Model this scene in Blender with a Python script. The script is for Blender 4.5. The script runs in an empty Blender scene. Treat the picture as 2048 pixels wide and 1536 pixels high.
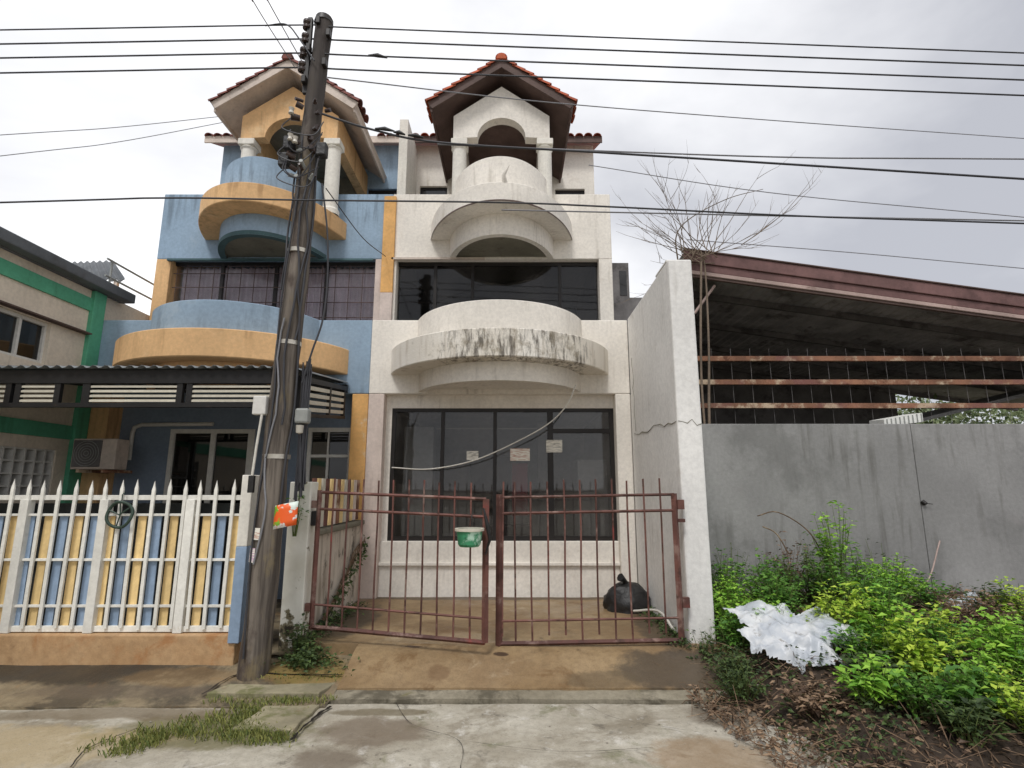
import bpy, bmesh, math, random
from mathutils import Vector, Matrix, noise as mnoise

random.seed(7)
R = math.radians
scene = bpy.context.scene
COL = scene.collection

# ------------------------------------------------------------------ camera
cam_d = bpy.data.cameras.new('camera')
cam = bpy.data.objects.new('camera', cam_d)
COL.objects.link(cam)
cam.location = (0, 0, 1.65)
cam.rotation_euler = (R(90 + 10.70), 0, 0)
cam_d.sensor_width = 36.0
cam_d.lens = 36.0 * 1090 / 2048
cam_d.clip_start = 0.05
cam_d.clip_end = 2000
scene.camera = cam
scene.render.resolution_x = 1024
scene.render.resolution_y = 768

# ------------------------------------------------------------------ sky and sun (overcast)
world = bpy.data.worlds.new('World')
scene.world = world
world.use_nodes = True
nt = world.node_tree
nt.nodes.clear()
def wn(t, **kw):
    n = nt.nodes.new(t)
    for k, v in kw.items():
        setattr(n, k, v)
    return n
SUN_EL, SUN_AZ = 56, 200          # behind the camera, slightly to its left
sky = wn('ShaderNodeTexSky', sky_type='NISHITA', sun_disc=False)
sky.sun_elevation = R(SUN_EL)
sky.sun_rotation = R(SUN_AZ)
bg1 = wn('ShaderNodeBackground'); bg1.inputs[1].default_value = 0.10
nt.links.new(sky.outputs[0], bg1.inputs[0])
tc = wn('ShaderNodeTexCoord')
mp = wn('ShaderNodeMapping'); mp.inputs['Scale'].default_value = (-1, 1, 1.7)
mp.inputs['Location'].default_value = (5.3, 1.5, 3.2)
nt.links.new(tc.outputs['Generated'], mp.inputs[0])
n1 = wn('ShaderNodeTexNoise'); n1.inputs['Scale'].default_value = 0.95; n1.inputs['Detail'].default_value = 7
n1.inputs['Roughness'].default_value = 0.52; n1.inputs['Distortion'].default_value = 0.25
nt.links.new(mp.outputs[0], n1.inputs['Vector'])
rp = wn('ShaderNodeValToRGB')
rp.color_ramp.elements[0].position = 0.36; rp.color_ramp.elements[0].color = (0.43, 0.44, 0.48, 1)
rp.color_ramp.elements[1].position = 0.66; rp.color_ramp.elements[1].color = (1.0, 1.0, 1.01, 1)
nt.links.new(n1.outputs[0], rp.inputs[0])
bg2 = wn('ShaderNodeBackground'); bg2.inputs[1].default_value = 1.02
nt.links.new(rp.outputs[0], bg2.inputs[0])
mx = wn('ShaderNodeMixShader'); mx.inputs[0].default_value = 0.94
nt.links.new(bg1.outputs[0], mx.inputs[1]); nt.links.new(bg2.outputs[0], mx.inputs[2])
wo = wn('ShaderNodeOutputWorld'); nt.links.new(mx.outputs[0], wo.inputs[0])

sun_d = bpy.data.lights.new('sun', 'SUN')
sun_d.energy = 1.5; sun_d.angle = R(14); sun_d.color = (1.0, 0.98, 0.95)
sun = bpy.data.objects.new('sun', sun_d); COL.objects.link(sun)
az, el = R(SUN_AZ), R(SUN_EL)
sdir = Vector((math.sin(az) * math.cos(el), math.cos(az) * math.cos(el), math.sin(el)))
sun.rotation_euler = sdir.to_track_quat('Z', 'Y').to_euler()
sun.location = (-4, -10, 20)

vs = scene.view_settings
vs.view_transform = 'Standard'; vs.look = 'None'; vs.exposure = 0.36; vs.gamma = 1.0
vs.use_curve_mapping = False

# ------------------------------------------------------------------ materials
MATS = {}
def srgb(r, g, b):
    f = lambda c: (c / 255 / 12.92) if c / 255 <= 0.04045 else ((c / 255 + 0.055) / 1.055) ** 2.4
    return (f(r), f(g), f(b))

class NT:
    def __init__(s, name):
        s.m = bpy.data.materials.new(name); s.m.use_nodes = True
        s.t = s.m.node_tree; s.b = s.t.nodes['Principled BSDF']; s.out = s.t.nodes['Material Output']
        s.co = s.n('ShaderNodeTexCoord')
        MATS[name] = s.m
    def n(s, t, **kw):
        n = s.t.nodes.new(t)
        for k, v in kw.items(): setattr(n, k, v)
        return n
    def l(s, a, b): s.t.links.new(a, b)
    def noise(s, scale, detail=5, rough=0.55, stretch=None, dist=0, off=(0, 0, 0)):
        n = s.n('ShaderNodeTexNoise'); n.inputs['Scale'].default_value = scale
        n.inputs['Detail'].default_value = detail; n.inputs['Roughness'].default_value = rough
        n.inputs['Distortion'].default_value = dist
        m = s.n('ShaderNodeMapping')
        m.inputs['Location'].default_value = off
        if stretch: m.inputs['Scale'].default_value = stretch
        s.l(s.co.outputs['Object'], m.inputs[0]); s.l(m.outputs[0], n.inputs['Vector'])
        return n.outputs[0]
    def ramp(s, v, a, b, lo=0.0, hi=1.0):
        r = s.n('ShaderNodeMapRange', interpolation_type='SMOOTHSTEP')
        r.inputs[1].default_value = a; r.inputs[2].default_value = b
        r.inputs[3].default_value = lo; r.inputs[4].default_value = hi
        s.l(v, r.inputs[0]); return r.outputs[0]
    def math(s, op, a, b):
        m = s.n('ShaderNodeMath', operation=op)
        for i, v in enumerate((a, b)):
            if isinstance(v, (int, float)): m.inputs[i].default_value = v
            else: s.l(v, m.inputs[i])
        return m.outputs[0]
    def mix(s, fac, a, b, mode='MIX'):
        m = s.n('ShaderNodeMix', data_type='RGBA', blend_type=mode)
        if isinstance(fac, (int, float)): m.inputs[0].default_value = fac
        else: s.l(fac, m.inputs[0])
        for i, v in ((6, a), (7, b)):
            if isinstance(v, tuple): m.inputs[i].default_value = (v[0], v[1], v[2], 1)
            else: s.l(v, m.inputs[i])
        return m.outputs[2]
    def xyz(s):
        n = s.n('ShaderNodeSeparateXYZ'); s.l(s.co.outputs['Object'], n.inputs[0]); return n.outputs

def mat(name, col, rough=0.8, var=0.2, scale=2.0, fine=0.12, fscale=22, stain=None, streak=None,
        bump=0.12, bscale=45, metal=0.0, rand=0.0, spec=0.35, sub=None):
    """procedural surface: base colour, cloudy variation, optional stain patches (col, amount, scale, threshold)
    and vertical rain streaks (col, amount, threshold)"""
    s = NT(name)
    c = s.mix(s.ramp(s.noise(scale), 0.3, 0.7), tuple(x * (1 - var) for x in col), tuple(min(1, x * (1 + var * 0.6)) for x in col))
    f = s.ramp(s.noise(fscale, 6, 0.65), 0.25, 0.75, 1 - fine, 1 + fine * 0.5)
    g = s.n('ShaderNodeCombineColor')
    for i in range(3): s.l(f, g.inputs[i])
    c = s.mix(1.0, c, g.outputs[0], 'MULTIPLY')
    if rand:
        oi = s.n('ShaderNodeObjectInfo')
        rv = s.ramp(oi.outputs['Random'], 0, 1, 1 - rand, 1 + rand * 0.5)
        g2 = s.n('ShaderNodeCombineColor')
        for i in range(3): s.l(rv, g2.inputs[i])
        c = s.mix(1.0, c, g2.outputs[0], 'MULTIPLY')
    if streak:
        sc, amt, th = streak
        k = s.ramp(s.noise(9, 5, 0.6, (1, 1, 0.09), 0.3), th, th + 0.2, 0, amt)
        k2 = s.ramp(s.noise(1.1, 3, 0.5, off=(3, 1, 7)), 0.38, 0.62)
        c = s.mix(s.math('MULTIPLY', k, k2), c, sc)
    for st in ([stain] if stain and not isinstance(stain, list) else (stain or [])):
        sc, amt, ss, th = st
        k = s.ramp(s.noise(ss, 7, 0.68, off=(ss * 3.1, 5, 2)), th, th + 0.13, 0, amt)
        c = s.mix(k, c, sc)
    s.l(c, s.b.inputs['Base Color'])
    s.b.inputs['Roughness'].default_value = rough
    s.b.inputs['Metallic'].default_value = metal
    s.b.inputs['Specular IOR Level'].default_value = spec
    if bump:
        bn = s.n('ShaderNodeBump'); bn.inputs['Strength'].default_value = bump; bn.inputs['Distance'].default_value = 0.02
        s.l(s.noise(bscale, 7, 0.6), bn.inputs['Height']); s.l(bn.outputs[0], s.b.inputs['Normal'])
    return s.m

GRIME = srgb(92, 82, 66)
BLACKM = srgb(46, 42, 36)
mat('white_plaster', srgb(233, 227, 217), var=0.09, scale=1.3, streak=(srgb(140, 130, 114), 0.40, 0.52), stain=[(srgb(176, 164, 146), 0.35, 2.1, 0.58), (BLACKM, 0.30, 7, 0.70)])
mat('wing_plaster', srgb(230, 228, 224), var=0.08, scale=1.0, streak=(srgb(150, 142, 130), 0.38, 0.53), stain=[(srgb(176, 168, 156), 0.4, 2.6, 0.60), (BLACKM, 0.4, 9, 0.72)])
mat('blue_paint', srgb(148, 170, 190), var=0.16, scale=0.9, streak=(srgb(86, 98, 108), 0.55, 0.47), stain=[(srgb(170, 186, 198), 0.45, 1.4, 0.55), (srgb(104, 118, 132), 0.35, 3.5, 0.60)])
mat('shaded_blue_paint', srgb(128, 142, 160), var=0.12, scale=1.2)  # house blue with the porch shade under the awning mixed in
mat('tan_paint', srgb(224, 182, 132), var=0.16, scale=0.9, streak=(srgb(146, 110, 72), 0.55, 0.47), stain=[(srgb(234, 206, 164), 0.45, 1.4, 0.55), (srgb(180, 136, 84), 0.35, 3.5, 0.60)])
mat('worn_tan_paint', srgb(222, 172, 108), var=0.18, scale=2.4, stain=[(srgb(214, 198, 172), 0.85, 3.2, 0.56), (BLACKM, 0.4, 8, 0.7)])
mat('pink_plaster', srgb(216, 200, 190), var=0.12, scale=1.8, streak=(srgb(140, 120, 104), 0.4, 0.5))
mat('column_white', srgb(226, 222, 212), var=0.1, scale=2, streak=(srgb(150, 138, 118), 0.4, 0.5))
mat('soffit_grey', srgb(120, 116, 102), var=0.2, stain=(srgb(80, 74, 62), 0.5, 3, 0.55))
mat('rim_teal', srgb(74, 100, 104), var=0.2)
mat('dark_brown_wood', srgb(92, 74, 68), rough=0.7, var=0.25, scale=3)
mat('cream_wood', srgb(206, 192, 180), rough=0.7, var=0.15, scale=3, stain=(srgb(130, 112, 98), 0.5, 3, 0.55))
mat('orange_tile', srgb(186, 92, 58), rough=0.75, var=0.3, scale=4, rand=0.35, stain=[(srgb(84, 60, 50), 0.7, 5, 0.53)], bump=0.3)
mat('brown_tile', srgb(142, 84, 74), rough=0.75, var=0.3, scale=4, rand=0.35, stain=[(srgb(76, 60, 56), 0.7, 5, 0.5)], bump=0.3)
mat('rust_red_iron', srgb(106, 70, 62), rough=0.7, var=0.3, scale=5, rand=0.35, stain=[(srgb(146, 122, 112), 0.75, 3.5, 0.53), (srgb(64, 42, 34), 0.85, 8, 0.52), (srgb(150, 62, 58), 0.6, 2.4, 0.60)], spec=0.4)
mat('white_iron', srgb(234, 232, 224), rough=0.5, var=0.08, scale=3, rand=0.1, stain=[(srgb(168, 140, 108), 0.5, 6, 0.62)], spec=0.45)
mat('slat_blue', srgb(150, 172, 198), rough=0.6, var=0.14, scale=3, rand=0.16, stain=(srgb(150, 148, 142), 0.4, 6, 0.6))
mat('slat_tan', srgb(244, 212, 150), rough=0.6, var=0.14, scale=3, rand=0.16, stain=(srgb(190, 160, 118), 0.4, 6, 0.6))
mat('black_steel', srgb(34, 33, 34), rough=0.5, var=0.25, scale=4, stain=(srgb(84, 66, 52), 0.5, 8, 0.62))
mat('louvre_cream', srgb(206, 200, 184), rough=0.5, var=0.1, rand=0.1)
mat('alu_white', srgb(214, 212, 206), rough=0.4, var=0.06, bump=0.02)
mat('dark_frame', srgb(36, 32, 30), rough=0.45, var=0.2, bump=0.03)
mat('awning_metal', srgb(112, 116, 118), rough=0.5, var=0.2, metal=0.3, stain=(srgb(110, 84, 60), 0.5, 2, 0.6))
mat('green_paint', srgb(92, 170, 136), rough=0.7, var=0.12, streak=(srgb(60, 110, 84), 0.4, 0.5))
mat('beige_wall', srgb(222, 210, 192), var=0.08, streak=(srgb(150, 136, 118), 0.3, 0.52), stain=(srgb(170, 156, 138), 0.25, 2, 0.58))
mat('grey_roof', srgb(96, 100, 104), rough=0.6, var=0.2, stain=(srgb(70, 66, 62), 0.5, 2, 0.55))
mat('grey_cement', srgb(150, 149, 147), rough=0.5, var=0.22, scale=0.6, stain=[(srgb(100, 100, 97), 0.45, 0.9, 0.52), (srgb(142, 138, 136), 0.45, 1.5, 0.58), (srgb(100, 108, 90), 0.35, 1.9, 0.62)], streak=(srgb(92, 90, 84), 0.55, 0.47), bump=0.12)
mat('maroon_metal', srgb(116, 86, 83), rough=0.65, var=0.25, scale=2, stain=[(srgb(84, 60, 58), 0.7, 2.5, 0.5), (srgb(170, 84, 66), 0.8, 1.3, 0.60)])
mat('pale_strip', srgb(176, 154, 146), rough=0.7, var=0.2, stain=(srgb(110, 84, 74), 0.6, 4, 0.55))
mat('rust_rail', srgb(140, 100, 78), rough=0.85, var=0.4, scale=2.2, stain=[(srgb(196, 176, 150), 0.9, 3.1, 0.50), (srgb(120, 80, 76), 0.8, 1.3, 0.50), (srgb(84, 52, 38), 0.8, 5, 0.55)])
mat('dark_shed', srgb(116, 113, 112), rough=0.85, var=0.3, stain=(srgb(50, 46, 44), 0.6, 2, 0.5))
mat('shed_sheet', srgb(178, 176, 177), rough=0.7, var=0.3, stain=(srgb(70, 58, 52), 0.6, 1.5, 0.52))
mat('white_plastic', srgb(232, 232, 226), rough=0.45, var=0.05)
mat('cable_black', srgb(62, 62, 66), rough=0.5, var=0.1, bump=0)
mat('cable_grey', srgb(130, 130, 134), rough=0.5, var=0.1, bump=0)
mat('cable_white', srgb(214, 210, 200), rough=0.5, var=0.1, bump=0)
mat('porcelain', srgb(190, 184, 172), rough=0.25, var=0.15, spec=0.5)
mat('brown_porcelain', srgb(62, 48, 42), rough=0.25, var=0.2, spec=0.5)
mat('steel_band', srgb(196, 190, 178), rough=0.35, var=0.2, metal=0.5)
mat('meter_grey', srgb(150, 152, 148), rough=0.5, var=0.1)
mat('bark', srgb(120, 106, 92), rough=0.9, var=0.25, bump=0.4, bscale=30)
mat('stem_green', srgb(96, 110, 58), rough=0.8, var=0.2)
mat('dry_stem', srgb(120, 98, 78), rough=0.9, var=0.5, scale=9, stain=[(srgb(178, 158, 130), 0.8, 3, 0.56), (srgb(60, 48, 40), 0.8, 4, 0.52)])
mat('black_plastic', srgb(30, 29, 29), rough=0.5, var=0.3, bump=0.6, bscale=14, spec=0.5)
mat('curtain', srgb(226, 212, 220), rough=0.95, var=0.12)
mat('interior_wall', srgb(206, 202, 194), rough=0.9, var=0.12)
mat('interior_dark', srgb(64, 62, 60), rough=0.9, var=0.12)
mat('green_plastic', srgb(64, 140, 100), rough=0.4, var=0.3, scale=9, stain=[(srgb(186, 216, 196), 0.9, 8, 0.50), (srgb(30, 74, 54), 0.8, 11, 0.56)])
mat('red_cloth', srgb(150, 44, 54), rough=0.9, var=0.2)
mat('carport_shade', srgb(40, 42, 42), rough=0.95, var=0.3, scale=3, stain=(srgb(84, 56, 44), 0.6, 2.2, 0.6))  # dark tone of the shaded carport, for the sheet behind the fence
mat('hose_green', srgb(58, 76, 66), rough=0.5, var=0.2)
mat('earth', srgb(66, 55, 45), rough=0.95, var=0.4, scale=3, stain=[(srgb(50, 42, 36), 0.8, 4, 0.5), (srgb(120, 92, 70), 0.5, 9, 0.58)], bump=0.6, bscale=25)
mat('far_ground', srgb(120, 112, 96), rough=0.95, var=0.2)
mat('stone_litter', srgb(186, 178, 164), rough=0.9, var=0.25, rand=0.4)
mat('drain_slab', srgb(148, 140, 116), rough=0.9, var=0.25, scale=3, stain=[(srgb(98, 100, 58), 0.75, 3.5, 0.48), (srgb(120, 94, 62), 0.5, 6, 0.58)], bump=0.3)

def leaf_mat(name, c1, c2, tr=0.25):
    s = NT(name)
    oi = s.n('ShaderNodeNewGeometry')
    c = s.mix(oi.outputs['Random Per Island'], c1, c2)
    s.l(c, s.b.inputs['Base Color'])
    s.b.inputs['Roughness'].default_value = 0.55
    s.b.inputs['Specular IOR Level'].default_value = 0.35
    t = s.n('ShaderNodeBsdfTranslucent'); s.l(c, t.inputs[0])
    m = s.n('ShaderNodeMixShader'); m.inputs[0].default_value = tr
    s.l(s.b.outputs[0], m.inputs[1]); s.l(t.outputs[0], m.inputs[2]); s.l(m.outputs[0], s.out.inputs[0])
leaf_mat('leaf_bright', srgb(96, 152, 48), srgb(166, 206, 78))
leaf_mat('leaf_yellow', srgb(126, 166, 48), srgb(200, 218, 86))
leaf_mat('leaf_mid', srgb(58, 104, 40), srgb(116, 160, 64))
leaf_mat('leaf_dark', srgb(46, 62, 38), srgb(92, 112, 62))
leaf_mat('leaf_dry', srgb(78, 60, 48), srgb(156, 130, 104), 0.1)
leaf_mat('grass_blade', srgb(86, 102, 52), srgb(150, 150, 84))
leaf_mat('leaf_far', srgb(80, 100, 62), srgb(150, 160, 120))

def glass(name, tint, gl=(0.9, 0.9, 0.9), rough=0.03, ior=1.5, veil=(0.01, 0.14)):
    s = NT(name)
    t = s.n('ShaderNodeBsdfTransparent'); t.inputs[0].default_value = (*tint, 1)
    g = s.n('ShaderNodeBsdfGlossy'); g.inputs[0].default_value = (*gl, 1); g.inputs['Roughness'].default_value = rough
    f = s.n('ShaderNodeFresnel'); f.inputs[0].default_value = ior
    bn = s.n('ShaderNodeBump'); bn.inputs['Strength'].default_value = 0.04; bn.inputs['Distance'].default_value = 0.02
    s.l(s.noise(2.2, 2), bn.inputs['Height']); s.l(bn.outputs[0], g.inputs['Normal'])
    d = s.n('ShaderNodeBsdfDiffuse'); d.inputs[0].default_value = (0.20, 0.19, 0.18, 1)
    mk = s.n('ShaderNodeMixShader')
    s.l(s.ramp(s.noise(1.6, 5, 0.6), 0.35, 0.75, veil[0], veil[1]), mk.inputs[0])
    s.l(t.outputs[0], mk.inputs[1]); s.l(d.outputs[0], mk.inputs[2])
    m = s.n('ShaderNodeMixShader'); s.l(f.outputs[0], m.inputs[0])
    s.l(mk.outputs[0], m.inputs[1]); s.l(g.outputs[0], m.inputs[2]); s.l(m.outputs[0], s.out.inputs[0])
glass('tinted_glass', (0.56, 0.56, 0.565), ior=1.42)
glass('shop_glass', (0.78, 0.78, 0.78), ior=1.5, veil=(0.04, 0.26))  # stronger grey veil pales the panes in place of a brighter shop
glass('clear_glass', (0.88, 0.88, 0.89), ior=1.35)
glass('dark_glass', (0.12, 0.12, 0.12), ior=1.6)

def mould_plaster():
    # white plaster of the balcony rim with black mould that grew across its right-hand middle
    s = NT('mould_plaster')
    c = s.mix(s.ramp(s.noise(1.4), 0.3, 0.7), srgb(220, 213, 200), srgb(234, 229, 220))
    k = s.ramp(s.noise(9, 5, 0.6, (1, 1, 0.12), 0.3), 0.5, 0.7, 0, 0.35)
    c = s.mix(k, c, srgb(150, 132, 106))
    X = s.xyz()
    fall = s.math('MULTIPLY', s.ramp(X[0], -1.55, -0.45), s.ramp(X[0], 1.35, 0.75))
    fall = s.ramp(fall, 0, 1, -0.4, 0.95)
    n = s.noise(15, 8, 0.74, (1.2, 0.6, 0.28), 0.4)
    v = s.math('ADD', n, s.math('MULTIPLY', fall, 0.17))
    k = s.ramp(v, 0.58, 0.80, 0, 0.85)
    c = s.mix(k, c, srgb(62, 54, 44))
    n2 = s.noise(5, 8, 0.7, off=(7, 2, 1))
    c = s.mix(s.ramp(s.math('ADD', n2, s.math('MULTIPLY', fall, 0.1)), 0.6, 0.72, 0, 0.5), c, srgb(128, 116, 92))
    s.l(c, s.b.inputs['Base Color']); s.b.inputs['Roughness'].default_value = 0.9
    bn = s.n('ShaderNodeBump'); bn.inputs['Strength'].default_value = 0.25; bn.inputs['Distance'].default_value = 0.02
    s.l(s.noise(40, 7, 0.6), bn.inputs['Height']); s.l(bn.outputs[0], s.b.inputs['Normal'])
mould_plaster()

def concrete(name, c1, c2, stains, rough=(0.55, 0.95), bump=0.35, spots=True, patches=()):
    """paving: two tones, list of (colour, scale, threshold, amount, offset), broad damp spots change the gloss"""
    s = NT(name)
    c = s.mix(s.ramp(s.noise(1.1, 6, 0.6), 0.35, 0.65), c1, c2)
    c = s.mix(s.ramp(s.noise(16, 8, 0.7), 0.35, 0.7, 0, 0.45), c, tuple(x * 0.62 for x in c1))
    for (col, sc, th, amt, off) in stains:
        k = s.ramp(s.noise(sc, 8, 0.7, off=off, dist=0.4), th, th + 0.12, 0, amt)
        c = s.mix(k, c, col)
    for (px, py, rx, ry, col, amt) in patches:      # dirt and other toned patches with an uneven outline
        X = s.xyz()
        dx = s.math('DIVIDE', s.math('SUBTRACT', X[0], px), rx); dy = s.math('DIVIDE', s.math('SUBTRACT', X[1], py), ry)
        d2 = s.math('ADD', s.math('MULTIPLY', dx, dx), s.math('MULTIPLY', dy, dy))
        v = s.math('ADD', d2, s.math('MULTIPLY', s.math('SUBTRACT', s.noise(4.5, 7, 0.7, off=(px, py, 1)), 0.5), 2.2))
        c = s.mix(s.ramp(v, 1.15, 0.45, 0, amt), c, col)
    if spots:
        vz = s.n('ShaderNodeTexVoronoi'); vz.inputs['Scale'].default_value = 55
        s.l(s.co.outputs['Object'], vz.inputs['Vector'])
        c = s.mix(s.ramp(vz.outputs['Distance'], 0.10, 0.32, 0.35, 0), c, tuple(x * 0.4 for x in c1))
    s.l(c, s.b.inputs['Base Color'])
    s.l(s.ramp(s.noise(0.9, 5, 0.6, off=(4, 4, 4)), 0.4, 0.6, rough[0], rough[1]), s.b.inputs['Roughness'])
    bn = s.n('ShaderNodeBump'); bn.inputs['Strength'].default_value = bump; bn.inputs['Distance'].default_value = 0.015
    s.l(s.noise(30, 9, 0.7), bn.inputs['Height']); s.l(bn.outputs[0], s.b.inputs['Normal'])
    return s
concrete('street_concrete', srgb(158, 150, 134), srgb(190, 184, 170), [(srgb(116, 106, 88), 1.3, 0.50, 0.6, (2, 9, 0)), (srgb(84, 78, 68), 4.5, 0.55, 0.6, (7, 1, 0)), (srgb(98, 100, 64), 1.9, 0.56, 0.6, (1, 3, 0)), (srgb(206, 202, 194), 5.5, 0.56, 0.6, (3, 3, 0))], patches=[(-2.1, 4.15, 0.75, 0.32, srgb(104, 98, 62), 0.8), (-3.4, 3.9, 1.2, 0.35, srgb(176, 156, 118), 0.6), (-2.9, 4.42, 1.3, 0.12, srgb(110, 96, 74), 0.7), (-0.95, 4.12, 0.42, 0.26, srgb(110, 96, 80), 0.7), (-1.0, 4.45, 0.45, 0.07, srgb(96, 84, 58), 0.7), (1.25, 3.75, 0.4, 0.3, srgb(140, 112, 78), 0.6), (-1.15, 3.7, 0.25, 0.2, srgb(104, 92, 78), 0.7), (1.6, 4.4, 0.35, 0.25, srgb(90, 78, 64), 0.7)])
concrete('brown_concrete', srgb(132, 108, 78), srgb(156, 133, 100), [(srgb(104, 76, 46), 1.7, 0.54, 0.7, (1, 4, 0)), (srgb(72, 58, 44), 3.3, 0.60, 0.6, (3, 8, 0)), (srgb(184, 168, 140), 1.4, 0.60, 0.6, (8, 3, 0))], rough=(0.28, 0.75), patches=[(-0.2, 7.55, 2.2, 0.16, srgb(70, 60, 48), 0.75), (-1.75, 6.3, 0.28, 0.9, srgb(64, 58, 48), 0.75), (1.5, 6.0, 0.25, 0.8, srgb(66, 58, 48), 0.7), (-0.5, 6.1, 0.7, 0.3, srgb(108, 84, 58), 0.5), (1.55, 5.0, 0.75, 0.32, srgb(70, 62, 52), 0.85), (0.75, 4.9, 0.35, 0.12, srgb(90, 78, 60), 0.6), (-0.62, 4.98, 0.10, 0.10, srgb(104, 78, 52), 0.6), (-0.1, 5.22, 0.07, 0.03, srgb(60, 44, 34), 0.9), (-0.9, 5.36, 0.09, 0.025, srgb(70, 48, 36), 0.9)])  # some patches darken the floor along the wall feet
concrete('dirty_concrete', srgb(122, 108, 86), srgb(150, 136, 110), [(srgb(64, 58, 48), 1.2, 0.46, 0.85, (3, 1, 0)), (srgb(150, 112, 66), 1.6, 0.55, 0.6, (6, 1, 0)), (srgb(84, 88, 52), 2.6, 0.57, 0.6, (9, 5, 0))], rough=(0.4, 0.9), patches=[(-4.3, 5.02, 1.9, 0.20, srgb(52, 47, 40), 0.9), (-2.75, 4.95, 0.5, 0.16, srgb(136, 108, 70), 0.4), (-1.75, 5.1, 0.4, 0.3, srgb(132, 112, 62), 0.7), (-3.2, 4.75, 1.0, 0.10, srgb(96, 84, 70), 0.6)])
concrete('kerb_orange', srgb(180, 144, 104), srgb(204, 172, 132), [(srgb(164, 112, 66), 1.6, 0.50, 0.7, (5, 1, 0)), (srgb(120, 88, 60), 3, 0.58, 0.6, (2, 2, 0))], spots=False)
concrete('gutter_concrete', srgb(128, 120, 102), srgb(160, 152, 134), [(srgb(76, 70, 56), 1.6, 0.50, 0.8, (5, 3, 0)), (srgb(104, 98, 58), 2.8, 0.56, 0.6, (2, 4, 0))])

def post_mat():
    s = NT('peeling_white')
    c = s.mix(s.ramp(s.noise(3), 0.3, 0.7), srgb(206, 202, 188), srgb(228, 226, 216))
    X = s.xyz()
    low = s.ramp(X[2], 0.75, 0.1, 0, 0.28)
    n = s.math('ADD', s.noise(9, 7, 0.65), low)
    c = s.mix(s.ramp(n, 0.64, 0.70), c, srgb(120, 112, 88))
    c = s.mix(s.ramp(n, 0.72, 0.78), c, srgb(60, 54, 44))
    s.l(c, s.b.inputs['Base Color']); s.b.inputs['Roughness'].default_value = 0.9
    bn = s.n('ShaderNodeBump'); bn.inputs['Strength'].default_value = 0.3; bn.inputs['Distance'].default_value = 0.02
    s.l(n, bn.inputs['Height']); s.l(bn.outputs[0], s.b.inputs['Normal'])
post_mat()

def pole_mat():
    s = NT('weathered_pole')
    c = s.mix(s.ramp(s.noise(14, 6, 0.6, (1, 1, 0.06)), 0.35, 0.65), srgb(70, 63, 57), srgb(122, 113, 103))
    c = s.mix(s.ramp(s.noise(3, 6, 0.65, (1, 1, 0.5)), 0.52, 0.66, 0, 0.8), c, srgb(62, 50, 44))
    c = s.mix(s.ramp(s.noise(4, 6, 0.65, (1, 1, 0.4), off=(4, 1, 2)), 0.56, 0.68, 0, 0.6), c, srgb(128, 114, 84))
    X = s.xyz()
    c = s.mix(s.ramp(X[2], 4.9, 5.6, 0, 0.8), c, srgb(50, 45, 44))
    s.l(c, s.b.inputs['Base Color']); s.b.inputs['Roughness'].default_value = 0.9
    bn = s.n('ShaderNodeBump'); bn.inputs['Strength'].default_value = 0.8; bn.inputs['Distance'].default_value = 0.02
    s.l(s.noise(20, 6, 0.6, (1, 1, 0.05)), bn.inputs['Height']); s.l(bn.outputs[0], s.b.inputs['Normal'])
pole_mat()

def party_mat():
    s = NT('mouldy_wall')
    c = s.mix(s.ramp(s.noise(3), 0.3, 0.7), srgb(186, 174, 160), srgb(212, 202, 190))
    k = s.ramp(s.noise(8, 5, 0.6, (1, 1, 0.12)), 0.46, 0.66, 0, 0.6)
    c = s.mix(k, c, srgb(112, 100, 84))
    k = s.ramp(s.noise(3, 7, 0.65, off=(2, 2, 2)), 0.54, 0.64, 0, 0.8)
    c = s.mix(k, c, srgb(60, 56, 48))
    s.l(c, s.b.inputs['Base Color']); s.b.inputs['Roughness'].default_value = 0.95
party_mat()

def poster_mat():
    # small printed notice with orange, green and white patches
    s = NT('orange_print')
    X = s.xyz()
    k = s.math('ADD', s.noise(11, 3), s.math('MULTIPLY', X[0], 3.0))
    c = s.mix(s.ramp(k, -5.62, -5.55), srgb(120, 170, 50), srgb(232, 96, 34))
    w = s.math('ADD', s.noise(16, 3, off=(3, 3, 3)), s.math('MULTIPLY', X[2], 2.2))
    c = s.mix(s.ramp(w, 3.42, 3.34), c, srgb(226, 226, 222))
    c = s.mix(s.ramp(w, 3.72, 3.78), c, srgb(214, 226, 216))
    s.l(c, s.b.inputs['Base Color']); s.b.inputs['Roughness'].default_value = 0.5
poster_mat()
def paper_mat(name, ink, amt=0.6, sc=(11, 1, 120)):
    s = NT(name)
    k = s.ramp(s.noise(1.0, 2, 0.5, sc), 0.5, 0.56, 0, amt)
    c = s.mix(k, srgb(232, 228, 216), ink)
    s.l(c, s.b.inputs['Base Color']); s.b.inputs['Roughness'].default_value = 0.8
paper_mat('paper_grey', srgb(110, 106, 100), 0.6)
paper_mat('paper_brown', srgb(176, 110, 84), 0.7)
paper_mat('paper_pink', srgb(196, 150, 190), 0.8)
def wire_glass_bag():
    s = NT('plastic_sheet')
    c = s.mix(s.ramp(s.noise(6, 5), 0.4, 0.7), srgb(200, 206, 214), srgb(240, 241, 242))
    c = s.mix(s.ramp(s.noise(11, 6, 0.65, off=(2, 5, 1)), 0.56, 0.70, 0, 0.7), c, srgb(120, 108, 90))
    s.l(c, s.b.inputs['Base Color']); s.b.inputs['Roughness'].default_value = 0.35
    t = s.n('ShaderNodeBsdfTranslucent'); s.l(c, t.inputs[0])
    m = s.n('ShaderNodeMixShader'); m.inputs[0].default_value = 0.3
    s.l(s.b.outputs[0], m.inputs[1]); s.l(t.outputs[0], m.inputs[2]); s.l(m.outputs[0], s.out.inputs[0])
wire_glass_bag()

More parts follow.
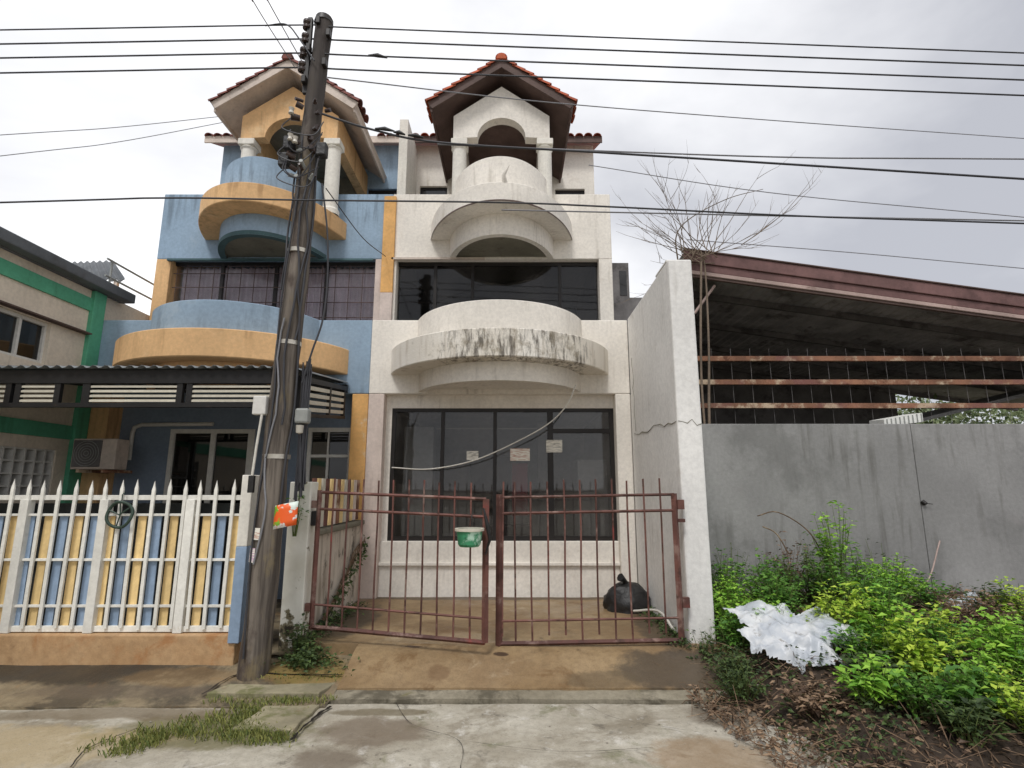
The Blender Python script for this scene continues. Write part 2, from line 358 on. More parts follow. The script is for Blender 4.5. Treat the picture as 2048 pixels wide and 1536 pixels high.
# ------------------------------------------------------------------ mesh helpers
PHI = R(70)
def arc(t):      # point of a circular segment, chord -1..1, rise 1
    p = -PHI + 2 * PHI * t
    return math.sin(p) / math.sin(PHI), (math.cos(p) - math.cos(PHI)) / (1 - math.cos(PHI))
class B:
    def __init__(s): s.v = []; s.f = []; s.sm = []
    def add(s, vs, fs, smooth=False):
        o = len(s.v); s.v += [tuple(p) for p in vs]
        for f in fs: s.f.append([o + i for i in f]); s.sm.append(smooth)
        return s
    def box(s, x0, x1, y0, y1, z0, z1):
        return s.add([(x0, y0, z0), (x1, y0, z0), (x1, y1, z0), (x0, y1, z0), (x0, y0, z1), (x1, y0, z1), (x1, y1, z1), (x0, y1, z1)],
                     [(0, 3, 2, 1), (4, 5, 6, 7), (0, 1, 5, 4), (1, 2, 6, 5), (2, 3, 7, 6), (3, 0, 4, 7)])
    def hexa(s, p):   # eight corners, bottom loop then top loop
        return s.add(p, [(0, 3, 2, 1), (4, 5, 6, 7), (0, 1, 5, 4), (1, 2, 6, 5), (2, 3, 7, 6), (3, 0, 4, 7)])
    def prism(s, poly, axis, d0, d1):
        def mk(p, d):
            return (p[0], d, p[1]) if axis == 'y' else ((d, p[0], p[1]) if axis == 'x' else (p[0], p[1], d))
        n = len(poly)
        s.add([mk(p, d0) for p in poly] + [mk(p, d1) for p in poly],
              [tuple(range(n)), tuple(range(2 * n - 1, n - 1, -1))] + [(i, i + n, (i + 1) % n + n, (i + 1) % n) for i in range(n)])
        return s
    def tube(s, pts, r, n=8, caps=True):
        pts = [Vector(p) for p in pts]; m = len(pts)
        rs = r if isinstance(r, (list, tuple)) else [r] * m
        prev = None; vs = []
        for i, p in enumerate(pts):
            d = (pts[min(i + 1, m - 1)] - pts[max(i - 1, 0)]).normalized()
            if prev is None:
                a = d.cross(Vector((0, 0, 1)) if abs(d.z) < 0.9 else Vector((1, 0, 0))).normalized()
            else:
                a = (prev - d * prev.dot(d)).normalized()
            prev = a; b = d.cross(a)
            for k in range(n):
                t = 2 * math.pi * k / n
                vs.append(p + (a * math.cos(t) + b * math.sin(t)) * rs[i])
        fs = [(i * n + k, i * n + (k + 1) % n, (i + 1) * n + (k + 1) % n, (i + 1) * n + k) for i in range(m - 1) for k in range(n)]
        s.add(vs, fs, n > 5)
        if caps:
            s.add(vs[:n], [tuple(range(n - 1, -1, -1))]); s.add(vs[-n:], [tuple(range(n))])
        return s
    def lathe(s, cx, cy, prof, n=20):
        for (r0, z0), (r1, z1) in zip(prof[:-1], prof[1:]):
            vs = []
            for r, z in ((r0, z0), (r1, z1)):
                vs += [(cx + r * math.cos(2 * math.pi * k / n), cy + r * math.sin(2 * math.pi * k / n), z) for k in range(n)]
            s.add(vs, [(k, (k + 1) % n, n + (k + 1) % n, n + k) for k in range(n)], True)
        return s
    def half(s, cx, y, a, b, prof, n=44, close=True):
        """sweep a profile [(offset, z)...] round a half ellipse that bulges towards -Y from the plane y"""
        segs = list(zip(prof[:-1], prof[1:])) + ([(prof[-1], prof[0])] if close else [])
        for (o0, z0), (o1, z1) in segs:
            vs = []
            for o, z in ((o0, z0), (o1, z1)):
                for k in range(n + 1):
                    ax, ay = arc(k / n); vs.append((cx + max(a + o, 0.001) * ax, y - max(b + o, 0.001) * ay, z))
            s.add(vs, [(k, k + 1, n + 2 + k, n + 1 + k) for k in range(n)], True)
        return s
    def build(s, name, m, parent=None, bevel=0, smooth_all=False, kind=None):
        me = bpy.data.meshes.new(name)
        me.from_pydata(s.v, [], s.f)
        me.polygons.foreach_set('use_smooth', [True] * len(s.f) if smooth_all else s.sm)
        me.materials.append(MATS[m]); me.update()
        return link(name, me, parent, bevel, kind)

def link(name, me, parent=None, bevel=0, kind=None):
    o = bpy.data.objects.new(name, me); COL.objects.link(o)
    if parent is not None:
        o.parent = parent
        o.matrix_parent_inverse = WM[parent.name].inverted() if parent.name in WM else Matrix.Identity(4)
    if bevel:
        md = o.modifiers.new('bevel', 'BEVEL'); md.width = bevel; md.segments = 2; md.limit_method = 'ANGLE'; md.angle_limit = R(40)
    if kind: o['kind'] = kind
    return o
WM = {}
def thing(name, label, cat, loc=(0, 0, 0), group=None):
    o = bpy.data.objects.new(name, None); COL.objects.link(o)
    o.empty_display_size = 0.2
    o.location = loc; WM[o.name] = Matrix.Translation(loc)
    o['label'] = label; o['category'] = cat
    if group: o['group'] = group
    return o
def tag(o, label, cat, group=None):
    o['label'] = label; o['category'] = cat
    if group: o['group'] = group
    return o
def struct(o): o['kind'] = 'structure'; return o
def fbm(x, y, s=1.0, seed=0):
    return mnoise.fractal(Vector((x * s + seed * 13.7, y * s, seed * 3.1)), 0.9, 2.1, 5)
def smooth(a, b, x):
    t = max(0, min(1, (x - a) / (b - a))); return t * t * (3 - 2 * t)

# ================================================================== SETTING
def sheet(name, xs, ys, zf, m, thick=0):
    vs = [(x, y, zf(x, y)) for y in ys for x in xs]
    n = len(xs)
    fs = [(j * n + i, j * n + i + 1, (j + 1) * n + i + 1, (j + 1) * n + i) for j in range(len(ys) - 1) for i in range(n - 1)]
    b = B(); b.add(vs, fs, True)
    if thick:   # skirt on the near edge
        e = [(x, ys[0], zf(x, ys[0])) for x in xs]; n2 = len(e)
        b.add(e + [(x, y, z - thick) for x, y, z in e], [(i + 1, i, n2 + i, n2 + i + 1) for i in range(n2 - 1)])
    return struct(b.build(name, m))
def catmull(pts, k=8):
    pts = [Vector(p) for p in pts]; out = []
    for i in range(len(pts) - 1):
        p0 = pts[i - 1] if i else pts[0] * 2 - pts[1]; p1, p2 = pts[i], pts[i + 1]; p3 = pts[i + 2] if i + 2 < len(pts) else p2 * 2 - p1
        for j in range(k):
            t = j / k
            out.append(0.5 * ((2 * p1) + (p2 - p0) * t + (2 * p0 - 5 * p1 + 4 * p2 - p3) * t * t + (3 * p1 - p0 - 3 * p2 + p3) * t ** 3))
    out.append(pts[-1]); return out
def rng(a, b, n): return [a + (b - a) * i / (n - 1) for i in range(n)]

struct(B().add([(-300, -300, -0.06), (300, -300, -0.06), (300, 300, -0.06), (-300, 300, -0.06)], [(0, 1, 2, 3)]).build('ground', 'far_ground'))
# the street: worn concrete with shallow dips
sheet('street', [-60, -20, -9] + rng(-6, 6, 121) + [9, 20, 60], [-30, -8, 0, 2] + rng(2.5, 4.60, 42),
      lambda x, y: 0.012 * fbm(x, y, 1.1, 1) + 0.004 * fbm(x, y, 6, 2), 'street_concrete')
# gutter strip between street and apron
sheet('gutter', [-60, -9] + rng(-6, 3, 90) + [9, 60], rng(4.57, 4.68, 5),
      lambda x, y: -0.030 + 0.006 * fbm(x, y, 3, 3) , 'gutter_concrete')
sheet('kerb', rng(-1.44, 2.0, 70), rng(4.645, 4.83, 7),
      lambda x, y: 0.018 + 0.10 * (y - 4.645) + 0.008 * fbm(x, y, 4, 12), 'gutter_concrete', 0.07)
def apron_z(x, y):
    t = smooth(4.66, 5.42, y)
    return 0.030 + 0.190 * t + 0.008 * fbm(x, y, 2.0, 4)
sheet('driveway_apron', rng(-1.42, 2.0, 60), rng(4.80, 5.42, 16), apron_z, 'brown_concrete', 0.09)
sheet('forecourt_floor', rng(-1.98, 1.64, 40), rng(5.42, 7.62, 24), lambda x, y: 0.215 + 0.006 * fbm(x, y, 2.0, 5) + 0.004, 'brown_concrete', 0.2)
def walk_z(x, y):
    return 0.012 + 0.11 * smooth(4.55, 5.2, y) + 0.010 * fbm(x, y, 1.6, 6)
sheet('sidewalk', [-60, -20, -9] + rng(-6, -1.42, 70), rng(4.52, 5.47, 22), walk_z, 'dirty_concrete', 0.05)
sheet('carport_floor', [-60, -20] + rng(-6, -1.99, 20), rng(5.30, 7.8, 10), lambda x, y: 0.16, 'dirty_concrete')
# bank of earth and rubbish on the right
def mound_z(x, y):
    ex = 1.62 + 0.10 * math.sin(y * 2.3) + (0.14 * (5.6 - y) if y < 5.6 else 0) * 0.25
    t = smooth(ex - 0.12, ex + 0.85, x)
    back = smooth(3.2, 6.2, y)
    z = -0.05 + t * (0.12 + 0.30 * back) + t * 0.09 * fbm(x, y, 1.3, 8) + t * 0.05 * fbm(x, y, 4.5, 9)
    return z
sheet('earth_bank', rng(1.36, 9, 120) + [14, 30], [-3, 1] + rng(2.6, 7.05, 84), mound_z, 'earth')

# ================================================================== TOWNHOUSES
HW = 1.825            # half the width of one house
YG, YU, YA = 7.5, 8.45, 10.0
def prof_rect(o0, o1, z0, z1): return [(o0, z0), (o1, z0), (o1, z1), (o0, z1)]

def ellipse_cap(b, cx, y, a, bb, z, n=44, up=False):
    vs = [(cx + a * arc(k / n)[0], y - bb * arc(k / n)[1], z) for k in range(n + 1)]
    b.add(vs, [tuple(range(n + 1)) if up else tuple(range(n, -1, -1))])

def balcony(root, cx, y, spec, mats):
    """spec: lower drum (a,b,z0,z1), rim (a,b,z0,z1), parapet (a,b,z1,thickness)"""
    (la, lb, lz0, lz1), (ra, rb, rz0, rz1), (pa, pb, pz1, pt) = spec
    rim = B()
    rim.half(cx, y, ra, rb, [(-0.012, rz0), (0, rz0 + 0.012), (0, rz1 - 0.012), (-0.012, rz1)], close=False)
    ellipse_cap(rim, cx, y, ra - 0.012, rb - 0.012, rz0); ellipse_cap(rim, cx, y, ra - 0.012, rb - 0.012, rz1, up=True)
    ro = rim.build('balcony_rim', mats['rim'], root)
    dr = B()
    dr.half(cx, y, la, lb, [(0, lz0), (0, lz1 - 0.001)], close=False)
    dr.half(cx, y, la, lb, [(0, lz0), (-0.10, lz0 - 0.0)], close=False)
    dro = dr.build('balcony_drum', mats.get('drum', mats['wall']), root)
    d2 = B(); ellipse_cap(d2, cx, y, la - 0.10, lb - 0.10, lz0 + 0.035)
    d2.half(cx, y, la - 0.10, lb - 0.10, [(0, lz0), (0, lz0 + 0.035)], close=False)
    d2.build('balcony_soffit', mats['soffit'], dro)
    pp = B()
    pp.half(cx, y, pa, pb, [(0, rz1 - 0.001), (0, pz1 - 0.01), (-0.01, pz1), (-pt + 0.01, pz1), (-pt, pz1 - 0.01), (-pt, rz1)], close=False)
    pp.build('balcony_parapet', mats['wall'], root)
    return ro

def barrel_tile_mesh(name, w, l, h, m, n=8):
    """half-round roof tile, axis along +Y (0..l), thickness a centimetre and a half"""
    b = B(); t = 0.016; vs = []
    for y, k in ((0, 1.0), (l, 0.86)):
        for rr in (1.0, 1 - t / (w / 2)):
            for i in range(n + 1):
                a = math.pi * i / n
                vs.append((-w / 2 * rr * k * math.cos(a), y, h * rr * k * math.sin(a)))
    N = n + 1
    fs = []
    for i in range(n):
        fs += [(i, i + 1, 2 * N + i + 1, 2 * N + i), (N + i + 1, N + i, 3 * N + i, 3 * N + i + 1),
               (i + 1, i, N + i, N + i + 1), (2 * N + i, 2 * N + i + 1, 3 * N + i + 1, 3 * N + i)]
    b.add(vs, fs)
    me = bpy.data.meshes.new(name); me.from_pydata(b.v, [], b.f); me.materials.append(MATS[m]); me.update()
    return me

def turret(root, cx, st):
    """columns, arched gable and tiled roof over the top balcony"""
    YC = 8.12
    # columns
    for sx in (-0.70, 0.72):
        b = B()
        b.lathe(cx + sx, YC + 0.12, [(0.15, 6.0), (0.15, 6.08), (0.12, 6.12), (0.115, 7.16), (0.14, 7.19), (0.115, 7.22)], 20)
        c = b.build('column', 'column_white', root)
        B().box(cx + sx - 0.135, cx + sx + 0.135, YC - 0.015, YC + 0.255, 7.22, 7.33).build('capital', 'column_white', c, 0.012)
    # gable wall with arch
    W = 0.80; zb = 7.33; r = 0.40
    poly = [(cx - W, zb)]
    for i in range(17):
        a = math.pi - math.pi * i / 16
        poly.append((cx + r * math.cos(a), zb + 0.02 + 0.36 * math.sin(a)))
    poly += [(cx + W, zb), (cx + W, 7.74), (cx, 8.30), (cx - W, 7.74)]
    B().prism(poly, 'y', YC, YC + 0.18).build('gable_wall', st['gable'], root)
    for s in (-1, 1):
        x0, x1 = sorted((cx + s * W, cx + s * (W - 0.16)))
        B().box(x0, x1, YC + 0.18, YA, zb, 7.80).build('side_beam', st['gable'], root)
    B().box(cx - W + 0.16, cx + W - 0.16, YC + 0.19, YA - 0.01, 7.72, 7.76).build('loggia_ceiling', st['loggia'], root)
    # door at the back of the loggia
    fr = B(); fr.box(cx - 0.62, cx + 0.62, YA - 0.06, YA - 0.003, 6.0, 7.715)
    d = fr.build('loggia_door', st['door'], root)
    for k in range(4):
        B().box(cx - 0.57 + k * 0.295, cx - 0.57 + k * 0.295 + 0.255, YA - 0.075, YA - 0.061, 6.3, 7.6).build('door_panel', st['door'], d, 0.006)
    # roof: two slopes
    hw, ze, zr = 1.13, 7.70, 8.47
    yf, yb = 7.85, 11.2
    roof = None
    nrm = math.hypot(hw, zr - ze)
    for s in (-1, 1):
        th = 0.09
        up = Vector((s * (zr - ze) / nrm, 0, hw / nrm))
        p0 = Vector((cx, 0, zr)); p1 = Vector((cx + s * hw, 0, ze))
        q = [p0, p1, p1 + up * th, p0 + Vector((0, 0, th * nrm / hw))]
        b = B()
        b.add([(p.x, yf + 0.03, p.z) for p in q] + [(p.x, yb, p.z) for p in q],
              [(0, 1, 2, 3), (7, 6, 5, 4), (0, 4, 5, 1), (1, 5, 6, 2), (2, 6, 7, 3), (3, 7, 4, 0)])
        ro = b.build('roof', st['soffit'], root)
        # barge board on the front edge
        q = [p0 - up * 0.02, p1 - up * 0.02, p1 + up * 0.115, p0 + Vector((0, 0, 0.115 * nrm / hw))]
        q[0] = Vector((cx, 0, zr - 0.025))
        b = B()
        b.add([(p.x, yf, p.z) for p in q] + [(p.x, yf + 0.028, p.z) for p in q],
              [(0, 1, 2, 3), (7, 6, 5, 4), (0, 4, 5, 1), (1, 5, 6, 2), (2, 6, 7, 3), (3, 7, 4, 0)])
        b.build('barge_board', st['barge'], ro)
        # eave gutter board along the side
        b = B(); e = p1 - up * 0.02
        b.hexa([(e.x, yf + 0.031, e.z - 0.04), (e.x + s * 0.03, yf + 0.031, e.z - 0.04), (e.x + s * 0.03, yb, e.z - 0.04), (e.x, yb, e.z - 0.04),
                (e.x, yf + 0.031, e.z + 0.10), (e.x + s * 0.03, yf + 0.031, e.z + 0.10), (e.x + s * 0.03, yb, e.z + 0.10), (e.x, yb, e.z + 0.10)])
        b.build('eave_board', st['barge'], ro)
        # verge tiles stepping down the front edge, and the courses behind them
        n = 8; L = nrm / n
        me = barrel_tile_mesh('verge_tile', 0.20, L * 1.28, 0.085, st['tile'])
        for j in range(3):
            for k in range(n):
                o = link('roof_tile', me, ro)
                base = p0 + (p1 - p0) * ((k + 1.10) / n) + up * (th + 0.030)
                # tile axis runs up the slope, lifted a little at the upper end
                ax = (p0 - p1).normalized() - up * 0.10; ax.normalize()
                yv = ax; zv = (up - yv * up.dot(yv)).normalized(); xv = yv.cross(zv)
                m4 = Matrix((xv, yv, zv)).transposed().to_4x4()
                m4.translation = Vector((base.x, yf + 0.06 + j * 0.19, base.z)) + Vector((0, random.uniform(-.008, .008), random.uniform(-.006, .006)))
                o.matrix_basis = m4
    # ridge tiles
    me = barrel_tile_mesh('ridge_tile', 0.20, 0.36, 0.09, st['tile'])
    for k in range(9):
        o = link('ridge_tile', me, root)
        o.location = (cx, yf - 0.03 + k * 0.31, zr + 0.13); o.rotation_euler = (R(2), 0, 0)
    B().prism([(cx - 0.09, zr + 0.10), (cx + 0.09, zr + 0.10), (cx + 0.055, zr + 0.19), (cx, zr + 0.215), (cx - 0.055, zr + 0.19)], 'y', yf - 0.045, yf - 0.005).build('ridge_end', st['tile'], root, 0.012)

def house(cx, style):
    st = style
    root = thing(st['name'], st['label'], 'house', (cx, YG, 0.2))
    xl, xr = cx - st['hw'], cx + st['hw']
    w = st['wall']
    # first-floor slab band and deck
    B().box(xl, xr, YG, YG + 0.16, 2.93, 4.0).build('slab_band', w, root, 0.012)
    B().box(xl + 0.003, xr - 0.003, YG + 0.16, YU + 0.25, 2.93, 3.12).build('deck', w, root)
    balcony(root, cx, YG, ((1.13, 0.85, 2.955, 3.2), (st['rim_a'], 1.11, 3.2, 3.56), (1.17, 0.88, 4.0, 0.12)),
            {'wall': st['wall'], 'drum': st['drum'], 'rim': st['rim'], 'soffit': st['soffit1']})
    # second storey: piers, window head, window
    B().box(xl, xl + st['pierL'], YU, YU + 0.3, 3.12, 5.345).build('pier', st['pier_matL'], root, 0.01)
    B().box(xr - st['pierR'], xr, YU, YU + 0.3, 3.12, 5.345).build('pier', st['pier_matR'], root, 0.01)
    B().box(xl, xr, YU - 0.002, YU + 0.22, 5.345, 6.51).build('upper_band', w, root, 0.012)
    B().box(xl + .002, xr - .002, YU + 0.22, 12.7, 5.9, 6.0).build('terrace_floor', w, root)
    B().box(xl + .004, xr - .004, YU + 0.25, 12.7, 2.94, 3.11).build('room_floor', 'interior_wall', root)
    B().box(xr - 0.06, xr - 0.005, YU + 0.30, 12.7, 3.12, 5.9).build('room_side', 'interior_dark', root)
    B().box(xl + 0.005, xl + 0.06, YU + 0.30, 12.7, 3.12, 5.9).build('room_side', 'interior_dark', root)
    wx0, wx1 = xl + st['pierL'], xr - st['pierR']
    yw = YU + 0.16
    win = B()
    for (a, b_, c, d) in ((wx0, wx1, 5.285, 5.345), (wx0, wx1, 3.12, 3.35)): win.box(a, b_, yw - 0.03, yw + 0.03, c, d)
    for x in st['mull2']:
        win.box(cx + x - 0.025, cx + x + 0.025, yw - 0.028, yw + 0.028, 3.35, 5.285)
    wo = win.build('upper_window', 'dark_frame', root)
    ed = [wx0] + [cx + x for x in st['mull2']] + [wx1]
    for a, b_ in zip(ed[:-1], ed[1:]):
        B().box(a + 0.02, b_ - 0.02, yw - 0.004, yw + 0.004, 3.36, 5.28).build('pane', st['glass2'], wo)
    if st['curtain']:
        b = B(); n = 260; vs = []
        for z in (3.3, 5.3):
            for i in range(n + 1):
                x = wx0 + 0.05 + (wx1 - wx0 - 0.1) * i / n
                vs.append((x, yw + 0.12 + 0.028 * math.sin(i * 0.75 + 1.5 * math.sin(i * 0.11)), z))
        b.add(vs, [(i, i + 1, n + 2 + i, n + 1 + i) for i in range(n)], True)
        b.build('curtain', 'curtain', wo)
    # security grille bars
    if st['grille']:
        for z in (4.36, 4.62, 4.88, 5.12):
            B().box(wx0 + 0.01, wx1 - 0.01, yw - 0.075, yw - 0.063, z, z + 0.012).build('grille_bar', 'dark_brown_wood', wo)
        n = 15
        for k in range(1, n):
            x = wx0 + (wx1 - wx0) * k / n
            B().box(x - 0.005, x + 0.005, yw - 0.062, yw - 0.052, 3.4, 5.28).build('grille_bar', 'dark_brown_wood', wo)
    else:
        for z in (4.5, 4.66):
            B().box(wx0 + 0.03, wx0 + 0.9, yw + 0.05, yw + 0.058, z, z + 0.01).build('grille_bar', 'dark_brown_wood', wo)
    # rooms behind the windows
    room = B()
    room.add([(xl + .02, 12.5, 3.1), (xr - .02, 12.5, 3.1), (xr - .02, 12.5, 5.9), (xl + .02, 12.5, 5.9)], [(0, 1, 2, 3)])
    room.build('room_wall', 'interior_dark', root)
    # attic wall with two low windows
    t = 0.16
    wl = (cx - 1.67, cx - 1.12, 7.58); wr = (cx + 1.04, cx + 1.63, 7.52)
    aw = B()
    aw.box(xl, wl[0], YA, YA + t, 6.0, 8.48); aw.box(wl[0], wl[1], YA, YA + t, wl[2], 8.48)
    aw.box(wl[1], wr[0], YA, YA + t, 6.0, 8.48); aw.box(wr[0], wr[1], YA, YA + t, wr[2], 8.48); aw.box(wr[1], xr, YA, YA + t, 6.0, 8.48)
    aw.build('attic_wall', st['attic'], root)
    for (a, b_, z) in (wl, wr):
        f = B()
        f.box(a, b_, YA + 0.06, YA + 0.10, z - 0.05, z); f.box(a, a + 0.05, YA + 0.06, YA + 0.10, 6.6, z - 0.05); f.box(b_ - 0.05, b_, YA + 0.06, YA + 0.10, 6.6, z - 0.05)
        fo = f.build('attic_window', 'dark_frame', root)
        B().box(a + 0.05, b_ - 0.05, YA + 0.075, YA + 0.085, 6.6, z - 0.05).build('pane', 'dark_glass', fo)
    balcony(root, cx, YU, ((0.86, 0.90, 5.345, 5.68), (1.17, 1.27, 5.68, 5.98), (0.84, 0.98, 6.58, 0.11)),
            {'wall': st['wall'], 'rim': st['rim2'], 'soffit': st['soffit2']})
    turret(root, cx + st['tshift'], st)
    # eaves of the main roof
    yf = 9.72
    b = B()
    b.add([(xl - st['eL'], yf + 0.03, 8.40), (xr + st['eR'], yf + 0.03, 8.40), (xr + st['eR'], 13.5, 10.2), (xl - st['eL'], 13.5, 10.2),
           (xl - st['eL'], yf + 0.03, 8.46), (xr + st['eR'], yf + 0.03, 8.46), (xr + st['eR'], 13.5, 10.26), (xl - st['eL'], 13.5, 10.26)],
          [(0, 3, 2, 1), (4, 5, 6, 7), (0, 1, 5, 4), (1, 2, 6, 5), (2, 3, 7, 6), (3, 0, 4, 7)])
    mr = b.build('main_roof', st['tile'], root)
    B().box(xl - st['eL'] + 0.002, xr + st['eR'] - 0.002, yf, yf + 0.028, 8.36, 8.50).build('fascia', st['barge'], mr)
    me = barrel_tile_mesh('eave_tile', 0.165, 0.42, 0.062, st['tile'])
    x = xl - st['eL'] + 0.09
    while x < xr + st['eR'] - 0.05:
        if abs(x - cx - st['tshift']) > 1.1:
            o = link('eave_tile', me, mr)
            o.location = (x, yf - 0.03, 8.475 + random.uniform(-.005, .005)); o.rotation_euler = (math.atan2(1.8, 3.75) , 0, random.uniform(-.02, .02))
        x += 0.18
    return root, xl, xr


WHITE = dict(name='white_townhouse', label='weathered cream white three storey townhouse with rounded balconies and empty shopfront', wall='white_plaster',
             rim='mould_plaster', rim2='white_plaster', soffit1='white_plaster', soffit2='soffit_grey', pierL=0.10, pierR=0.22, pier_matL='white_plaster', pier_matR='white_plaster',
             mull2=(-1.10, -0.48, 0.97), glass2='tinted_glass', curtain=False, grille=False, attic='white_plaster', gable='white_plaster', loggia='dark_brown_wood', door='dark_brown_wood',
             soffit='dark_brown_wood', barge='dark_brown_wood', tile='orange_tile', eL=0.0, eR=0.14, tshift=0.0, drum='white_plaster', hw=HW, rim_a=1.53)
BLUE = dict(name='blue_townhouse', label='blue and tan three storey townhouse with rounded balconies behind the utility pole', wall='blue_paint',
            rim='tan_paint', rim2='tan_paint', soffit1='tan_paint', soffit2='soffit_grey', pierL=0.24, pierR=0.25, pier_matL='tan_paint', pier_matR='pink_plaster',
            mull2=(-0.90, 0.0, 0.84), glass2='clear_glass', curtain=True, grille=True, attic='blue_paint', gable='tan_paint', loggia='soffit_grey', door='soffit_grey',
            soffit='cream_wood', barge='cream_wood', tile='brown_tile', eL=0.24, eR=0.0, tshift=0.23, drum='tan_paint', hw=1.93, rim_a=1.62)
CW, CB = -0.175, -3.93
white, wxl, wxr = house(CW, WHITE)
blue, bxl, bxr = house(CB, BLUE)

# ---- white house, ground floor
B().box(wxl, wxl + 0.22, YG + 0.004, YG + 0.34, 0.19, 2.93).build('pilaster', 'pink_plaster', white, 0.012)
B().box(wxr - 0.21, wxr, YG + 0.004, YG + 0.34, 0.19, 2.93).build('pilaster', 'white_plaster', white, 0.012)
gx0, gx1 = wxl + 0.30, wxr - 0.20
B().box(wxl + 0.22, wxr - 0.21, YG + 0.10, YG + 0.34, 0.19, 0.93).build('plinth', 'white_plaster', white, 0.01)
B().box(wxl + 0.22, wxr - 0.21, YG + 0.06, YG + 0.0995, 0.62, 0.66).build('ledge', 'white_plaster', white, 0.006)
B().box(wxl + 0.22, wxr - 0.21, YG + 0.17, YG + 0.34, 2.75, 2.93).build('door_head', 'white_plaster', white)
B().box(wxl + 0.22, gx0, YG + 0.17, YG + 0.34, 0.93, 2.75).build('jamb', 'white_plaster', white)
yg = 7.72
f = B()
f.box(gx0, gx1, yg - 0.03, yg + 0.03, 2.70, 2.75); f.box(gx0, gx1, yg - 0.03, yg + 0.03, 0.93, 0.99)
mx_ = [gx0, -0.98, -0.24, 0.54, gx1]
for i, x in enumerate(mx_):
    w_ = 0.025 if i not in (3, 4) else 0.04
    a = max(gx0, x - w_); b_ = min(gx1, x + w_)
    if i == 0: b_ = x + 0.05
    if i == 4: a = x - 0.07
    f.box(a, b_, yg - 0.028, yg + 0.028, 0.99, 2.70)
f.box(0.58, gx1 - 0.07, yg - 0.027, yg + 0.027, 2.40, 2.46)
sf = f.build('shopfront', 'dark_frame', white)
for a, b_ in zip(mx_[:-1], mx_[1:]):
    B().box(a + 0.02, b_ - 0.02, yg - 0.004, yg + 0.004, 0.98, 2.71).build('pane', 'shop_glass', sf)
# room behind the shopfront
rm = B()
rm.add([(wxl + .05, 12.2, .2), (wxr - .05, 12.2, .2), (wxr - .05, 12.2, 2.93), (wxl + .05, 12.2, 2.93)], [(0, 1, 2, 3)])
rm.add([(wxl + .05, 7.85, .2), (wxl + .05, 12.2, .2), (wxl + .05, 12.2, 2.93), (wxl + .05, 7.85, 2.93)], [(0, 1, 2, 3)])
rm.add([(wxr - .05, 7.85, .2), (wxr - .05, 12.2, .2), (wxr - .05, 12.2, 2.93), (wxr - .05, 7.85, 2.93)], [(3, 2, 1, 0)])
rm.add([(wxl + .05, 7.85, .25), (wxr - .05, 7.85, .25), (wxr - .05, 12.2, .25), (wxl + .05, 12.2, .25)], [(0, 1, 2, 3)])
rm.build('shop_room', 'interior_wall', white)
B().box(-0.9, -0.05, 11.9, 12.15, .26, 2.3).build('shop_back_door', 'dark_brown_wood', white)
B().box(0.98, 1.42, 8.25, 8.9, .26, 2.05).build('pale_block_right', 'alu_white', white, 0.01)  # pale block added to stand for a lit column behind the glass
B().box(-1.72, -1.25, 8.7, 9.0, .26, 2.6).build('pale_block_left', 'alu_white', white, 0.01)  # second added pale block, gives the lit patch at the left
B().box(-0.75, 0.35, 9.6, 10.1, .26, 1.0).build('shop_counter', 'dark_brown_wood', white, 0.01)
B().box(0.5, 0.8, 10.6, 10.9, .26, 2.9).build('shop_pillar', 'interior_wall', white)
# side and party walls
B().box(wxr, wxr + 0.12, YG + 0.16, 13, 0.0, 2.94).build('side_wall', 'white_plaster', white)
B().box(wxr - 0.10, wxr + 0.02, YU + 0.30, 13, 2.94, 6.5).build('side_wall', 'white_plaster', white)
B().box(wxr - 0.14, wxr - 0.002, YA + 0.16, 13, 6.5, 8.42).build('side_wall', 'white_plaster', white)
B().box(wxl - 0.075, wxl + 0.085, 9.0, YA - 0.02, 6.0, 8.34).build('party_fin', 'column_white', white, 0.01)
B().box(wxl - 0.14, wxl + 0.06, YU - 0.05, YU - 0.003, 4.75, 6.45).build('party_strip', 'worn_tan_paint', white, 0.008)
B().box(wxl - 0.14, wxl + 0.06, YU - 0.048, YU - 0.003, 3.3, 4.75).build('party_strip', 'pink_plaster', white, 0.008)
# rain-water spout above the upper balcony rim (broken lip)
b = B(); b.tube([(-0.10, 7.24, 5.96), (-0.12, 7.15, 6.06), (-0.04, 7.12, 6.2)], [0.05, 0.03, 0.006], 7); b.build('plaster_flake', 'white_plaster', white)
b = B(); b.half(CW, YU, 1.172, 1.272, [(0.004, 5.675), (0.006, 5.685), (0.004, 5.698)], close=False); b.build('rim_edge_line', 'dark_brown_wood', white)  # dark line along the lower edge of the upper rim

# ---- blue house, ground floor
B().box(bxr - 0.23, bxr - 0.003, YG + 0.004, YG + 0.30, 0.15, 2.93).build('pilaster', 'worn_tan_paint', blue, 0.012)
B().box(bxl, bxl + 0.26, YG + 0.004, YG + 0.30, 0.15, 2.93).build('pilaster', 'tan_paint', blue, 0.012)
yb_ = 7.78
dx0, dx1, wx0_, wx1_ = -4.86, -3.66, -2.90, -2.25
gw = B()
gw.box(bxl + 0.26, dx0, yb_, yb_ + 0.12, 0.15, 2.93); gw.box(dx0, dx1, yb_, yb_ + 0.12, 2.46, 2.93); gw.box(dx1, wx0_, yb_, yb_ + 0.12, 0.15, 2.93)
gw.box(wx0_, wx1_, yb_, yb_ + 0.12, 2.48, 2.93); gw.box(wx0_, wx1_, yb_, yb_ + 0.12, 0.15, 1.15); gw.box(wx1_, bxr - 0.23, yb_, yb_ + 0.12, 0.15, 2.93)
gw.build('ground_wall', 'shaded_blue_paint', blue)
f = B()
